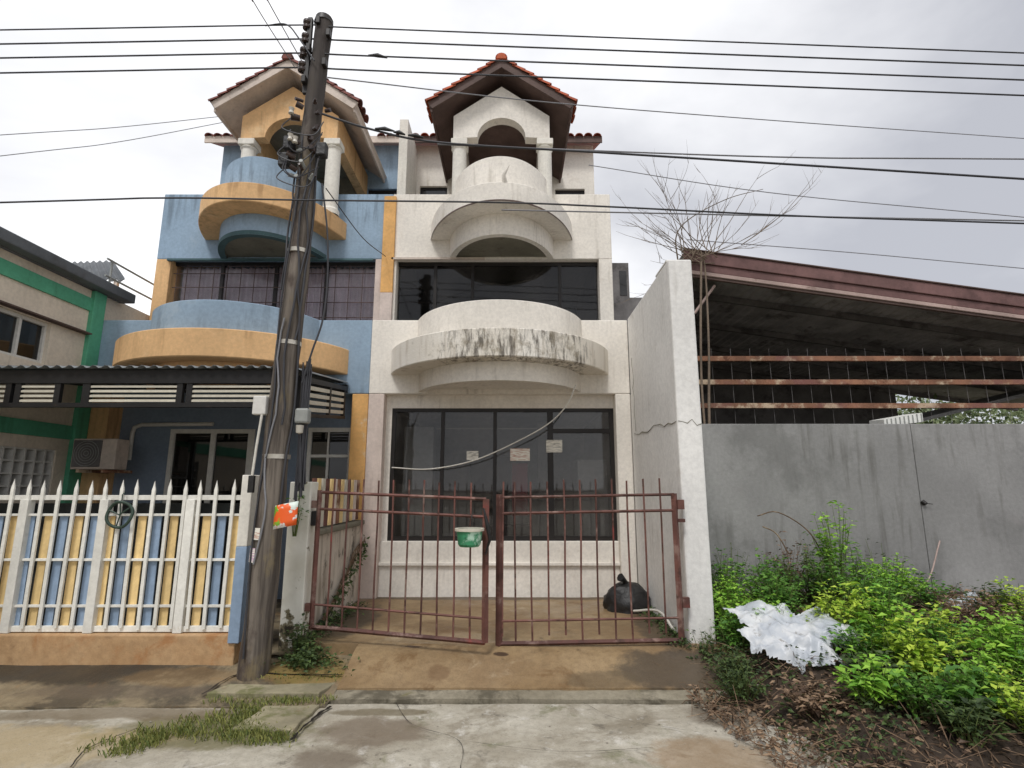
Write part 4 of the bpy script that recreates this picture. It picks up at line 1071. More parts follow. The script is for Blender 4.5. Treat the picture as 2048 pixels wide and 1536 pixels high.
# brackets and clamps lower down
for (z, dx, s) in ((5.42, -0.13, .05), (5.30, -0.17, .06), (5.36, 0.12, .04), (5.18, 0.11, .05), (5.02, -0.15, .07), (4.94, 0.13, .075), (4.86, -0.17, .06), (4.72, -0.12, .05), (5.06, 0.05, .05)):
    b = B(); b.tube([(PX(z) + dx * .55, 4.90, z), (PX(z) + dx, 4.86, z + random.uniform(-.02, .03))], [s * .5, s * .62], 8); b.build('clamp', 'brown_porcelain', up)
for (z, dx) in ((5.0, -0.16), (4.82, -0.19), (4.93, 0.17)):
    B().box(PX(z) + dx - .05, PX(z) + dx + .05, 4.84, 4.93, z - .07, z + .07).build('junction_box', 'black_plastic', up, 0.012)
for (z, dx) in ((5.02, -0.12), (5.31, -0.14), (4.99, -0.07)):
    b = B(); b.lathe(PX(z) + dx, 4.80, [(0.01, z - .04), (0.028, z - .03), (0.018, z), (0.028, z + .03), (0.01, z + .04)], 12); b.build('insulator', 'porcelain', up)
# cable bundles running down the shaft
for k, (a0, z0, z1, r, m) in enumerate(((-2.0, 5.1, 0.25, .012, 'cable_black'), (-1.2, 4.9, 2.2, .014, 'cable_black'), (-0.75, 4.7, 3.0, .013, 'cable_grey'), (-1.7, 3.2, 1.0, .012, 'cable_grey'), (-2.5, 4.7, 3.5, .013, 'cable_black'), (-0.4, 5.0, 1.3, .015, 'cable_black'))):
    pts = []
    for i in range(18):
        z = z0 + (z1 - z0) * i / 17; rr = 0.130 - 0.0062 * z + r; a = a0 + 0.20 * math.sin(i * .8 + k) + random.uniform(-.05, .05); r_ = r
        pts.append((PX(z) + rr * math.cos(a), 5.0 + rr * math.sin(a), z))
    b = B(); b.tube(pts, r * .72, 7); b.build('down_cable', 'cable_black' if k != 3 else m, up)
for k in range(16):
    z = random.uniform(4.6, 5.5); a = R(random.uniform(180, 360)); rr = 0.13
    p = Vector((PX(z) + rr * math.cos(a), 5.0 + rr * math.sin(a), z)); q_ = p + Vector((math.cos(a), math.sin(a), random.uniform(-.6, .6))) * random.uniform(.03, .09)
    b = B(); b.tube([p, q_], [random.uniform(.012, .03), random.uniform(.008, .026)], 7); b.build('fitting', random.choice(['black_plastic', 'brown_porcelain', 'brown_porcelain', 'meter_grey']), up)
for k in range(7):
    z = random.uniform(4.7, 5.3); x_ = PX(z)
    b = B(); b.tube(catmull([(x_ - .15, 4.85, z), (x_ - .2 + random.uniform(-.06, .06), 4.82, z - .15), (x_ + random.uniform(-.05, .1), 4.83, z - .22), (x_ + .16, 4.87, z + random.uniform(-.1, .15))]), .006, 5); b.build('loop_wire', 'cable_black', up)
for (z, dx) in ((6.30, .10), (6.12, -.09), (5.75, -.10), (5.95, .09), (6.45, -.02)):
    B().box(PX(z) + dx - .022, PX(z) + dx + .022, 4.88, 4.95, z - .04, z + .04).build('bolt_plate', 'dark_frame', up, 0.006)
# meter boxes
B().box(-2.34, -2.22, 4.86, 4.93, 2.29, 2.46).build('meter_box', 'alu_white', up, 0.01)
b = B(); b.tube([(-2.25, 4.87, 2.29), (-2.27, 4.86, 2.0), (-2.29, 4.87, 1.75)], 0.012, 7); b.build('meter_cable', 'cable_white', up)
B().box(-2.32, -2.27, 4.86, 4.90, 1.60, 1.75).build('switch_box', 'black_plastic', up, 0.006)
B().box(-1.985, -1.86, 4.93, 5.03, 2.22, 2.36).build('meter_box', 'meter_grey', up, 0.02)
b = B(); b.lathe(-1.925, 4.93, [(0.001, 2.12), (0.03, 2.13), (0.035, 2.2)], 12); b.build('meter_spout', 'porcelain', up)
b = B()
for i in range(26):
    a = random.uniform(0, 6.28); r = 0.05 * random.random() ** .5
    x, y = -1.93 + r * math.cos(a), 5.02 + r * math.sin(a)
    b.tube([(x, y, 2.75 + random.uniform(-.1, .1)), (x + random.uniform(-.02, .02), y, 2.2), (x + random.uniform(-.03, .03), y, 1.7 + random.uniform(-.2, .1))], 0.008, 5)
b.build('cable_bundle', 'cable_black', up)
# stickers and notices pinned on the pole
def curved_sheet(root, name, m, zc, h, a0, a1, dr=0.006):
    b = B(); n = 10; vs = []
    for z in (zc - h / 2, zc + h / 2):
        rr = 0.130 - 0.0062 * z + dr
        for i in range(n + 1):
            a = a0 + (a1 - a0) * i / n
            vs.append((PX(z) + rr * math.cos(a), 5.0 + rr * math.sin(a), z))
    b.add(vs, [(i, i + 1, n + 2 + i, n + 1 + i) for i in range(n)], True); return b.build(name, m, root)
curved_sheet(up, 'sticker', 'paper_brown', 1.25, 0.10, R(215), R(262))
curved_sheet(up, 'sticker', 'paper_pink', 1.07, 0.12, R(205), R(250))
po = B(); vs = []
for j in range(5):
    for i in range(7):
        u, v = i / 6, j / 4
        vs.append((-2.06 + 0.20 * u, 4.845 - 0.02 * math.sin(math.pi * u) + 0.01 * v, 1.29 + 0.20 * v + 0.04 * u))
po.add(vs, [(j * 7 + i, j * 7 + i + 1, (j + 1) * 7 + i + 1, (j + 1) * 7 + i) for j in range(4) for i in range(6)], True)
o = po.build('printed_sign', 'orange_print'); md = o.modifiers.new('solid', 'SOLIDIFY'); md.thickness = 0.004
tag(o, 'small printed sign with orange and green patches fixed to the pole', 'sign')

def cable(pts, r, label, m='cable_black', ext=(0, 0), name='overhead_cable', group='overhead cables'):
    pts = [Vector(p) for p in pts]
    if ext[0]: pts.insert(0, pts[0] + (pts[0] - pts[1]).normalized() * ext[0])
    if ext[1]: pts.append(pts[-1] + (pts[-1] - pts[-2]).normalized() * ext[1])
    b = B(); b.tube(catmull(pts), r, 6)
    return tag(b.build(name, m), label, 'cable', group)
cable([(-5.395, 4.95, 6.382), (-2.15, 4.95, 6.443), (-1.497, 4.95, 6.40), (5.346, 4.95, 6.103)], .0075, 'topmost of four power lines crossing the pole head', ext=(9, 12))
cable([(-5.365, 4.95, 6.211), (-2.15, 4.95, 6.272), (-1.489, 4.95, 6.242), (5.32, 4.95, 5.954)], .0085, 'second from top of four power lines crossing the pole head', ext=(9, 12))
cable([(-5.336, 4.95, 6.043), (-2.15, 4.95, 6.103), (-1.481, 4.95, 6.067), (5.29, 4.95, 5.782)], .0085, 'third from top of four power lines crossing the pole head', ext=(9, 12))
cable([(-5.305, 4.95, 5.865), (-2.15, 4.95, 5.93), (-1.473, 4.95, 5.894), (5.259, 4.95, 5.601)], .0085, 'lowest of four power lines crossing the pole head', ext=(9, 12))
cable([(-1.93, 5.0, 5.854), (0.472, 6, 6.341), (4.14, 7, 6.799), (8.36, 8, 7.242)], .0065, 'thin grey cable rising from pole over the white gable to the right', 'cable_grey', ext=(0, 10))
cable([(-1.975, 4.92, 5.385), (-1.454, 5, 5.253), (-0.734, 5, 5.099), (0.893, 5, 4.987), (2.91, 5, 4.847), (5.146, 5, 4.692)], .011, 'thick black cable running from pole past the white turret to the right', ext=(0, 12))
cable([(-0.764, 5.03, 5.10), (0.93, 5.2, 5.138), (3.035, 5.2, 5.062), (5.392, 5.2, 5.044)], .008, 'grey cable just above the thick black cable at right', 'cable_grey', ext=(0, 12))
cable([(-4.897, 4.80, 4.324), (-3.325, 4.8, 4.371), (-1.983, 4.84, 4.371), (-0.115, 4.8, 4.324), (0.984, 4.8, 4.277), (2.741, 4.8, 4.184), (4.86, 4.8, 4.108)], .0085, 'low cable crossing both upper facades from side to side', 'cable_black', ext=(9, 12))
cable([(0.3, 4.86, 4.27), (2.75, 4.9, 4.235), (4.95, 4.95, 4.215)], .007, 'low cable running just above the lowest line at right', 'cable_grey', ext=(0.4, 12))
cable([(1.502, 9.7, 7.85), (4.608, 9.0, 6.86), (8.9, 8.6, 6.15)], .008, 'thin grey cable from the white house eave down to the right', 'cable_grey', ext=(0, 10))
cable([(3.1, 9, 5.95), (5.952, 9, 5.708), (8.964, 9, 5.409)], .008, 'thin grey cable just above the shed roof', 'cable_grey', ext=(0, 10))
cable([(-7.325, 7, 6.598), (-6.51, 8, 7.442), (-5.409, 9, 8.394)], .006, 'upper of two thin wires rising to the blue house gable at left', 'cable_grey', ext=(6, 0.8))
cable([(-7.267, 7, 6.266), (-6.473, 8, 7.169), (-5.351, 9, 8.27)], .006, 'lower of two thin wires rising to the blue house gable at left', 'cable_grey', ext=(6, 0.8))
cable([(-3.78, 5.9, 8.68), (-3.745, 6.7, 8.557), (-3.55, 7.82, 8.394)], .008, 'left one of two wires coming down steeply to the blue gable', 'cable_grey', ext=(8, 0))
cable([(-3.57, 5.9, 8.66), (-3.529, 6.7, 8.557), (-3.266, 7.82, 8.20)], .008, 'right one of two wires coming down steeply to the blue gable', 'cable_grey', ext=(8, 0))
cable([(-2.02, 4.86, 5.93), (-2.2, 4.86, 6.2), (-2.36, 4.9, 6.40), (-2.6, 4.94, 6.425)], .008, 'short black jumper wire looping at the pole head')
cable([(-1.88, 4.93, 4.6), (-1.80, 4.94, 4.1), (-1.77, 4.95, 3.6), (-1.79, 4.95, 3.2), (-1.866, 4.95, 2.909), (-1.95, 4.97, 2.6)], .009, 'black cable hanging loose down the right side of the pole')
cable([(-1.87, 5.02, 4.60), (-1.97, 6.7, 4.88), (-2.07, 8.38, 5.36)], .006, 'thin black service wire from pole to the party pilaster', 'cable_black')
b = B(); b.tube(catmull([(-1.629, 7.47, 1.909), (-1.101, 7.4, 1.887), (-0.491, 7.3, 2.002), (0.106, 7.2, 2.259), (0.497, 7.1, 2.479), (0.72, 7.0, 2.709), (0.828, 6.95, 2.955)]), 0.0085, 8)
tag(b.build('hanging_cable', 'cable_white'), 'white cable drooping across the dark shopfront glass from the balcony', 'cable')
# birds' nest of old ties on the thick cable near the white turret
for (x, z, l) in ((-1.30, 5.24, .10), (-1.15, 5.20, .06), (-0.98, 5.165, .08), (-1.40, 6.065, .10)):
    b = B(); b.tube([(x - l, 4.99 if z < 6 else 4.95, z + .01), (x, 4.985 if z < 6 else 4.945, z + .004), (x + l, 4.99 if z < 6 else 4.95, z - .02)], [.008, .022, .008], 7)
    tag(b.build('cable_splice', 'black_plastic'), {-1.30: 'black splice nearest the pole on the thick cable', -1.15: 'small middle splice of three on the thick cable', -0.98: 'splice on the thick cable nearest the white turret', -1.40: 'black splice on the third power line beside the pole'}[x], 'splice', 'cable splices')

# ================================================================== NOTICES ON THE GLASS
def notice(x0, x1, z0, z1, m, label):
    o = B().box(x0, x1, 7.682, 7.686, z0, z1).build('paper_notice', m); tag(o, label, 'notice', 'paper notices on the shopfront')
notice(-0.635, -0.47, 2.02, 2.145, 'paper_grey', 'smallest white paper notice on the left part of the shopfront glass')
notice(-0.025, 0.25, 2.01, 2.18, 'paper_brown', 'white paper with brown print in the middle of the shopfront glass')
notice(0.48, 0.705, 2.125, 2.30, 'paper_grey', 'white paper notice highest on the shopfront glass, towards the right')
tag(B().box(0.0, 0.22, 7.80, 7.81, 1.25, 1.98).build('red_banner', 'red_cloth'), 'dark red cloth hanging behind the shopfront glass under the middle notice', 'cloth')

# ================================================================== BARE SHRUB behind the wing wall
tr = thing('bare_shrub', 'leafless shrub with thin fanning branches rising over the shed roof corner', 'shrub', (2.6, 7.2, 0.3))
b = B()
b.tube(catmull([(2.55, 7.22, 0.2), (2.62, 7.22, 2.4), (2.69, 7.23, 3.5), (2.72, 7.24, 4.6), (2.66, 7.2, 4.92)]), [0.022 - 0.0004 * i for i in range(33)], 7)
b.tube(catmull([(2.62, 7.2, 0.2), (2.55, 7.2, 2.6), (2.58, 7.21, 3.6), (2.66, 7.2, 4.8)]), [0.016] * 25, 7)
b.build('trunk', 'bark', tr)
rb = random.Random(11)
def branch(b, p, d, l, r, depth):
    pts = [p]; d = d.normalized(); n = 6
    for i in range(n):
        d = (d + Vector((rb.uniform(-.16, .16), rb.uniform(-.12, .12), rb.uniform(-.05, .13)))).normalized()
        pts.append(pts[-1] + d * l / n)
    b.tube(pts, [r * (1 - 0.78 * i / n) for i in range(n + 1)], 5, False)
    if depth:
        for k in range(rb.randint(1, 3)):
            i = rb.randint(2, n - 1)
            branch(b, pts[i], d + Vector((rb.uniform(-.9, .9), rb.uniform(-.5, .5), rb.uniform(-.2, .6))), l * rb.uniform(.3, .55), r * .6, depth - 1)
c0 = Vector((2.64, 7.2, 4.85))
ends_ = [(2.22, 7.2, 6.1), (1.62, 7.2, 5.5), (1.50, 7.2, 5.3), (2.70, 7.2, 6.05), (3.03, 7.2, 6.1), (3.55, 7.2, 6.6), (1.81, 7.2, 5.86), (1.9, 7.2, 4.6), (2.35, 7.2, 5.2),
         (4.33, 7.3, 5.6), (4.9, 7.3, 6.1), (1.75, 7.1, 4.3)]
for k in range(20):
    a = R(rb.uniform(-85, 80)); l = rb.uniform(.6, 1.35)
    ends_.append((c0.x + l * math.sin(a), c0.y + rb.uniform(-.3, .4), c0.z + l * math.cos(a)))
b = B()
for e in ends_:
    e = Vector(e); s0 = c0 + Vector((rb.uniform(-.26, .26), rb.uniform(-.05, .05), rb.uniform(-.12, .10)))
    if e.x > 4: s0 = Vector((3.25, 7.22, 5.02))
    branch(b, s0, e - s0, (e - s0).length * 0.95, 0.0070, 2)
b.build('branches', 'bark', tr)
b = B(); b.tube(catmull([(2.33, 7.2, 4.75), (2.33, 7.2, 5.15), (2.55, 7.2, 5.42), (3.1, 7.2, 5.72), (3.62, 7.2, 5.87)]), [0.011 - 0.00022 * i for i in range(33)], 6); b.build('arching_stem', 'bark', tr)

# ================================================================== PLANTS AND RUBBISH on the bank
def leaf(b, p, d, up_, l, w, fold=0.25):
    d = d.normalized(); s = d.cross(up_)
    if s.length < 1e-3: s = Vector((1, 0, 0))
    s.normalize(); n = s.cross(d)
    a = p; m1 = p + d * l * .38 - n * l * .03; t = p + d * l - n * l * .16
    b.add([a, m1 + s * w * .5 + n * w * fold, t, m1 - s * w * .5 + n * w * fold, m1 + d * l * .12], [(0, 1, 4), (1, 2, 4), (2, 3, 4), (3, 0, 4)])
rp_ = random.Random(5)
def weed(x, y, h, spread, nst, m, label, lsz=0.055, lean=(0, 0), name='leafy_weed', zbase=None, per=15):
    if zbase is None: h *= 1.38; nst = int(nst * 1.6); spread *= 1.06
    lsz *= 0.88
    z = mound_z(x, y) if zbase is None else zbase
    root = thing(name, label, 'plant', (x, y, z), 'weeds on the rubbish bank')
    sb, lb = B(), B()
    for k in range(nst):
        a = rp_.uniform(0, 6.283); rr = spread * rp_.random() ** .6
        top = Vector((x + rr * math.cos(a) + lean[0], y + rr * math.sin(a) + lean[1], z + h * rp_.uniform(.45, 1.0) * (1 - .35 * (rr / max(spread, .01)) ** 2)))
        bs = Vector((x + .25 * rr * math.cos(a), y + .25 * rr * math.sin(a), z - 0.03))
        mid = (bs + top) * .5 + Vector((rp_.uniform(-.03, .03), rp_.uniform(-.03, .03), .03))
        pts = catmull([bs, mid, top], 4)
        sb.tube(pts, [0.005 - 0.0004 * i for i in range(len(pts))], 4, False)
        for j in range(per):
            t = pts[rp_.randint(3, len(pts) - 1)]
            az_ = rp_.uniform(0, 6.283)
            d = Vector((math.cos(az_), math.sin(az_), rp_.uniform(-.25, .65)))
            l = lsz * rp_.uniform(.4, 1.5)
            leaf(lb, t + d * rp_.uniform(0, .04) + Vector((rp_.uniform(-.02, .02), rp_.uniform(-.02, .02), rp_.uniform(-.03, .03))), d, Vector((rp_.uniform(-.4, .4), rp_.uniform(-.4, .4), 1)), l, l * .62)
    sb.build('stem', 'stem_green' if m != 'leaf_dry' else 'dry_stem', root); lb.build('foliage', m, root)
    return root
weed(2.28, 6.1, 0.42, 0.30, 30, 'leaf_bright', 'bright green weed clump at the foot of the tall white wall')
weed(2.12, 5.6, 0.36, 0.28, 26, 'leaf_bright', 'light green weed in front of the tall white wall corner')
weed(2.75, 6.15, 0.45, 0.34, 32, 'leaf_mid', 'mid green weed left of the tallest plant by the grey wall')
weed(3.62, 6.35, 0.80, 0.26, 30, 'leaf_bright', 'tallest bright green weed standing against the grey wall', 0.065)
weed(3.35, 6.0, 0.42, 0.36, 34, 'leaf_mid', 'mid green bush just below the tallest weed')
weed(4.12, 6.2, 0.40, 0.32, 28, 'leaf_bright', 'bright weed right of the tallest plant by the grey wall')
weed(2.62, 5.72, 0.36, 0.30, 28, 'leaf_mid', 'mid green weed behind the crumpled plastic sheet')
weed(4.50, 6.2, 0.30, 0.22, 18, 'leaf_mid', 'small green weed close to the little white bag')
weed(2.98, 5.25, 0.46, 0.32, 34, 'leaf_yellow', 'yellow green leafy weed behind the right end of the plastic sheet', 0.07)
weed(3.16, 4.92, 0.44, 0.30, 32, 'leaf_bright', 'bright leafy weed right beside the plastic sheet', 0.07)
weed(2.85, 4.70, 0.26, 0.24, 22, 'leaf_mid', 'darker green weed below the right end of the plastic sheet', 0.06)
weed(3.06, 4.45, 0.38, 0.28, 28, 'leaf_yellow', 'yellow green weed in the middle of the bank', 0.075)
weed(2.48, 4.12, 0.26, 0.20, 20, 'leaf_bright', 'low bright green weed nearest the street edge of the bank', 0.07)
weed(3.10, 4.02, 0.32, 0.28, 24, 'leaf_mid', 'green weed at the bottom right corner of the bank', 0.07)
weed(3.66, 4.4, 0.38, 0.26, 26, 'leaf_bright', 'bright weed at the right edge of the picture', 0.07)
weed(3.70, 5.05, 0.30, 0.25, 20, 'leaf_yellow', 'yellowish weed among dry stalks on the right of the bank', 0.06)
weed(1.85, 4.88, 0.18, 0.24, 20, 'leaf_dark', 'dark straggly plant on the left slope of the bank', 0.04)
weed(1.78, 5.25, 0.26, 0.22, 20, 'leaf_dark', 'dark low plant by the gate hinge side of the bank', 0.04)
weed(1.80, 4.62, 0.22, 0.24, 22, 'leaf_dark', 'dark low plant near the dark end of the driveway', 0.04)
weed(3.2, 6.6, 0.55, 0.30, 14, 'leaf_dry', 'dry brown straggly weed against the grey wall', 0.05)
weed(4.25, 6.6, 0.60, 0.30, 14, 'leaf_dark', 'dark wispy weed against the grey wall right of the tallest weed', 0.04)
weed(2.55, 6.7, 0.55, 0.25, 12, 'leaf_dark', 'dark wispy weed against the grey wall beside the white wall', 0.035)
weed(-1.80, 5.15, 0.20, 0.22, 26, 'leaf_dark', 'dark weed clump at the foot of the white gate post', 0.05, zbase=0.10)
weed(-1.92, 5.32, 0.34, 0.12, 16, 'leaf_dark', 'dark upright weed between gate post and sagging gate', 0.05, zbase=0.12)
weed(-2.06, 5.34, 0.55, 0.06, 8, 'leaf_mid', 'small green plant growing beside the pole above the printed sign', 0.05, zbase=1.22, per=7)
for (x, y, h, sp, n_, m_x, lb_) in (
    (2.35, 5.35, 0.30, 0.26, 24, 'leaf_bright', 'bright weed just behind the left end of the plastic sheet'),
    (3.55, 5.6, 0.36, 0.34, 30, 'leaf_mid', 'broad mid green weed right of the yellow green leafy weed'),
    (2.95, 6.55, 0.42, 0.28, 22, 'leaf_mid', 'green weed tucked against the grey wall behind the others'),
    (4.75, 5.7, 0.26, 0.30, 20, 'leaf_dark', 'dark weed in front of the small white bag'),
    (3.45, 4.7, 0.34, 0.26, 24, 'leaf_mid', 'mid green weed between the middle yellow weed and the right edge'),
    (2.70, 4.38, 0.20, 0.22, 18, 'leaf_dark', 'dark low plant below the middle yellow green weed'),
    (2.05, 5.3, 0.28, 0.22, 22, 'leaf_mid', 'mid green weed just left of the plastic sheet'),
    (3.9, 5.9, 0.34, 0.30, 24, 'leaf_bright', 'bright weed half way to the small white bag'),
    (3.25, 6.25, 0.50, 0.30, 26, 'leaf_dark', 'dark leafy weed left of the tallest weed'),
    (3.95, 6.55, 0.50, 0.30, 22, 'leaf_mid', 'mid green weed right behind the tallest weed'),
    (2.40, 6.5, 0.45, 0.26, 22, 'leaf_mid', 'mid green weed in the corner of white and grey walls'),
    (4.2, 5.3, 0.34, 0.34, 24, 'leaf_dry', 'dry brown weed on the right side of the bank'),
    (4.6, 4.9, 0.34, 0.30, 22, 'leaf_mid', 'mid green weed cut off by the right picture edge'),
    (3.35, 4.15, 0.34, 0.24, 22, 'leaf_bright', 'bright weed low in the right picture corner'),
    (2.15, 4.22, 0.14, 0.22, 14, 'leaf_dry', 'dry brown weed below the plastic sheet'),
    (3.75, 3.95, 0.34, 0.26, 22, 'leaf_mid', 'mid green weed outermost in the right picture corner'),
    (2.75, 4.0, 0.24, 0.20, 18, 'leaf_mid', 'mid green weed right of the low bright weed by the street'),
    (3.3, 3.75, 0.30, 0.24, 22, 'leaf_yellow', 'yellow green weed at the bottom edge of the picture'),
    (4.1, 4.75, 0.34, 0.28, 24, 'leaf_bright', 'bright weed beside the pale straight stick'),
    (4.9, 5.5, 0.34, 0.30, 22, 'leaf_yellow', 'yellow green weed below the small white bag'),
    (2.85, 3.75, 0.22, 0.22, 18, 'leaf_dark', 'dark weed at the bottom edge of the picture on the bank')):
    weed(x, y, h, sp, n_, m_x, lb_, 0.055)
# dry vine creeping up the party wall
vn = thing('dry_vine', 'dark dry vine creeping diagonally up the mouldy party wall', 'vine', (-1.98, 6.4, 0.22))
b = B(); lb = B()
for k in range(7):
    o_ = rp_.uniform(-.05, .05); pts = []
    for i in range(9):
        t = i / 8; pts.append((-1.97 + rp_.uniform(-.012, .03), 5.9 + 1.55 * t + o_, 0.24 + 0.72 * t ** 1.1 + rp_.uniform(-.05, .05)))
    b.tube(catmull(pts, 4), 0.006, 5)
    for i in range(30):
        t = rp_.random(); p = Vector((-1.96 + rp_.uniform(0, .07), 5.85 + 1.6 * t, 0.24 + 0.7 * t + rp_.uniform(-.10, .06)))
        leaf(lb, p, Vector((rp_.uniform(-.2, 1), rp_.uniform(-1, 1), rp_.uniform(-.6, .6))), Vector((1, 0, .3)), .06, .035)
b.build('stem', 'dry_stem', vn); lb.build('foliage', 'leaf_dark', vn)

# dry stalks, dead leaves and litter: nobody could count them
def bank_edge(y): return 1.50 - 0.10 * math.sin(y * 3.1) + (0.02 if y > 4.8 else 0.05 * fbm(y, 2, 3, 5))
b = B(); lb = B()
for k in range(1700):
    y = rp_.uniform(3.3, 6.9); x = bank_edge(y) + 5.2 * rp_.random() ** 1.5; z = max(mound_z(x, y), 0.012)
    a = rp_.uniform(0, 6.283); l = rp_.uniform(.06, .42) * (1 if rp_.random() < .7 else .5); e = rp_.uniform(-.1, .7)
    p = Vector((x, y, z + .01)); d = Vector((math.cos(a), math.sin(a), e)).normalized()
    q_ = p + d * l * .5 + Vector((0, 0, rp_.uniform(-.01, .05))); t_ = p + d * l + Vector((0, 0, rp_.uniform(-.08, .03)))
    r_ = rp_.uniform(.0018, .005)
    b.tube([p, q_, t_], [r_, r_ * .8, r_ * .4], 4, False)
for k in range(8200):
    y = rp_.uniform(3.2, 6.95); x = bank_edge(y) + 5.4 * rp_.random() ** 1.5; z = max(mound_z(x, y), 0.008)
    a = rp_.uniform(0, 6.283)
    leaf(lb, Vector((x, y, z + rp_.uniform(0, .05))), Vector((math.cos(a), math.sin(a), rp_.uniform(-.3, .5))), Vector((rp_.uniform(-1, 1), rp_.uniform(-1, 1), 1)), rp_.uniform(.015, .07), rp_.uniform(.010, .035))
o = b.build('dry_stalks', 'dry_stem'); o['kind'] = 'stuff'; tag(o, 'tangle of dry brown stalks over the earth bank', 'stalks')
o = lb.build('dead_leaves', 'leaf_dry'); o['kind'] = 'stuff'; tag(o, 'dead brown leaves scattered over the earth bank', 'leaves')
lb = B()
def cover(x, y, z, hh):
    a = rp_.uniform(0, 6.283)
    leaf(lb, Vector((x, y, z + rp_.uniform(0, hh))), Vector((math.cos(a), math.sin(a), rp_.uniform(-.1, .8))), Vector((rp_.uniform(-1, 1), rp_.uniform(-1, 1), 1)), rp_.uniform(.025, .06), rp_.uniform(.015, .03))
for k in range(7000):
    x = 1.5 + 1.1 * rp_.random() ** 1.1 + (3.6 * rp_.random() if rp_.random() < .62 else 0); y = rp_.uniform(3.5, 6.9); z = mound_z(x, y)
    if z < -0.04 or fbm(x, y, 1.6, 21) < -0.12: continue
    cover(x, y, z, .12)
for k in range(420): cover(1.62 - abs(rp_.gauss(0, .09)), rp_.uniform(5.25, 6.7), 0.21, .07)
for k in range(420): cover(-1.97 + abs(rp_.gauss(0, .10)), rp_.uniform(5.5, 7.0), 0.21, .08)
for k in range(200): cover(rp_.gauss(-1.72, .16), rp_.gauss(5.12, .12), 0.12, .06)
o = lb.build('ground_cover', 'leaf_dark'); o['kind'] = 'stuff'; tag(o, 'dark green creeping ground cover on the earth bank', 'ground cover')
# long pale sticks
def stick(pts, r, label, m='dry_stem'):
    b = B(); b.tube(catmull(pts, 5), r, 6); tag(b.build('stick', m), label, 'stick', 'loose sticks')
stick([(4.10, 6.25, 0.42), (4.55, 6.3, 0.60), (4.85, 6.4, 1.05)], 0.008, 'long thin stick leaning up before the grey wall at right', 'pale_strip')
stick([(3.45, 4.9, 0.30), (3.75, 4.75, 0.24), (4.1, 4.6, 0.16)], 0.010, 'pale straight stick lying at the right edge of the bank', 'pale_strip')
stick([(3.15, 6.45, 0.9), (3.05, 6.5, 1.12), (2.9, 6.5, 1.20)], 0.007, 'curved twig with drooping tip before the grey wall')
stick([(3.60, 6.5, 0.8), (3.42, 6.5, 1.15), (3.1, 6.52, 1.36), (2.85, 6.5, 1.32)], 0.007, 'tall bent dry twig arching before the grey wall')
stick([(1.35, 6.4, 0.30), (1.55, 6.1, 0.36), (1.60, 5.7, 0.25)], 0.014, 'broken stick lying by the black bag inside the gate', 'cable_white')

# crumpled plastic
def crumple(name, m, cx, cy, cz, w, d, amp, seed, label, cat, sag=0.15, n=30):
    b = B(); vs = []
    for j in range(n + 1):
        for i in range(n + 1):
            u, v = i / n - .5, j / n - .5
            ex = 1 + .35 * fbm(math.atan2(v, u) * 1.3, seed, 1.0, seed)
            x = cx + u * w * ex; y = cy + v * d * ex
            z = cz + amp * fbm(u * 3.2, v * 3.2, 1, seed) + amp * .6 * abs(fbm(u * 8, v * 8, 1, seed + 3)) - sag * (u * u + v * v) * 2
            vs.append((x, y, z))
    fs = [(j * (n + 1) + i, j * (n + 1) + i + 1, (j + 1) * (n + 1) + i + 1, (j + 1) * (n + 1) + i) for j in range(n) for i in range(n)
          if abs(i / n - .5) + abs(j / n - .5) < .78 + .12 * math.sin(i * 1.7 + j)]
    b.add(vs, fs, False); return tag(b.build(name, m), label, cat)
def fb2(x, y, seed): return mnoise.fractal(Vector((x + seed * 13.7, y, seed * 3.1)), 1.0, 2.1, 2)
def tarp(name, m, cx, cy, cz, w, d, tilt, seed, label, cat, n=64):
    # thin film lying over bumps, torn ragged outline, ridged folds
    b = B(); vs = []; ok = []
    for j in range(n + 1):
        for i in range(n + 1):
            u, v = i / n * 2 - 1, j / n * 2 - 1
            f1 = 1 - abs(fb2(u * 1.3 + v * .5, v * 1.1, seed)) * 2
            f2 = 1 - abs(fb2(u * 2.6 - v, v * 2.2 + u, seed + 2)) * 2
            z = cz + 0.060 * f1 + 0.030 * f2 + tilt * v * d - 0.10 * max(0, abs(u) - .6) - 0.25 * max(0, -v - .45) * d * 2
            x = cx + u * w + 0.05 * fbm(u, v, 2, seed + 5); y = cy + v * d + 0.05 * fbm(u, v, 2, seed + 6)
            vs.append((x, y, z)); ok.append(abs(u) ** 2.6 + abs(v) ** 2.6 < 0.82 + 0.62 * fbm(u * 1.1, v * 1.1, 1.2, seed + 8))
    q = n + 1
    fs = [(j * q + i, j * q + i + 1, (j + 1) * q + i + 1, (j + 1) * q + i) for j in range(n) for i in range(n) if ok[j * q + i] and ok[(j + 1) * q + i + 1] and ok[j * q + i + 1] and ok[(j + 1) * q + i]]
    b.add(vs, fs, True); return tag(b.build(name, m), label, cat)
tarp('plastic_sheet', 'plastic_sheet', 2.42, 4.98, 0.43, 0.50, 0.36, 0.36, 3, 'large crumpled white plastic sheet thrown on the weeds', 'plastic sheet')
crumple('plastic_bag', 'plastic_sheet', 4.85, 6.15, 0.50, 0.36, 0.28, 0.10, 5, 'small crumpled white plastic bag near the grey wall at right', 'plastic bag', 0.25, 18)
crumple('plastic_scrap', 'plastic_sheet', 2.86, 5.0, 0.40, 0.34, 0.20, 0.08, 8, 'scrap of clear white plastic caught in the yellow green weed', 'plastic scrap', 0.2, 14)
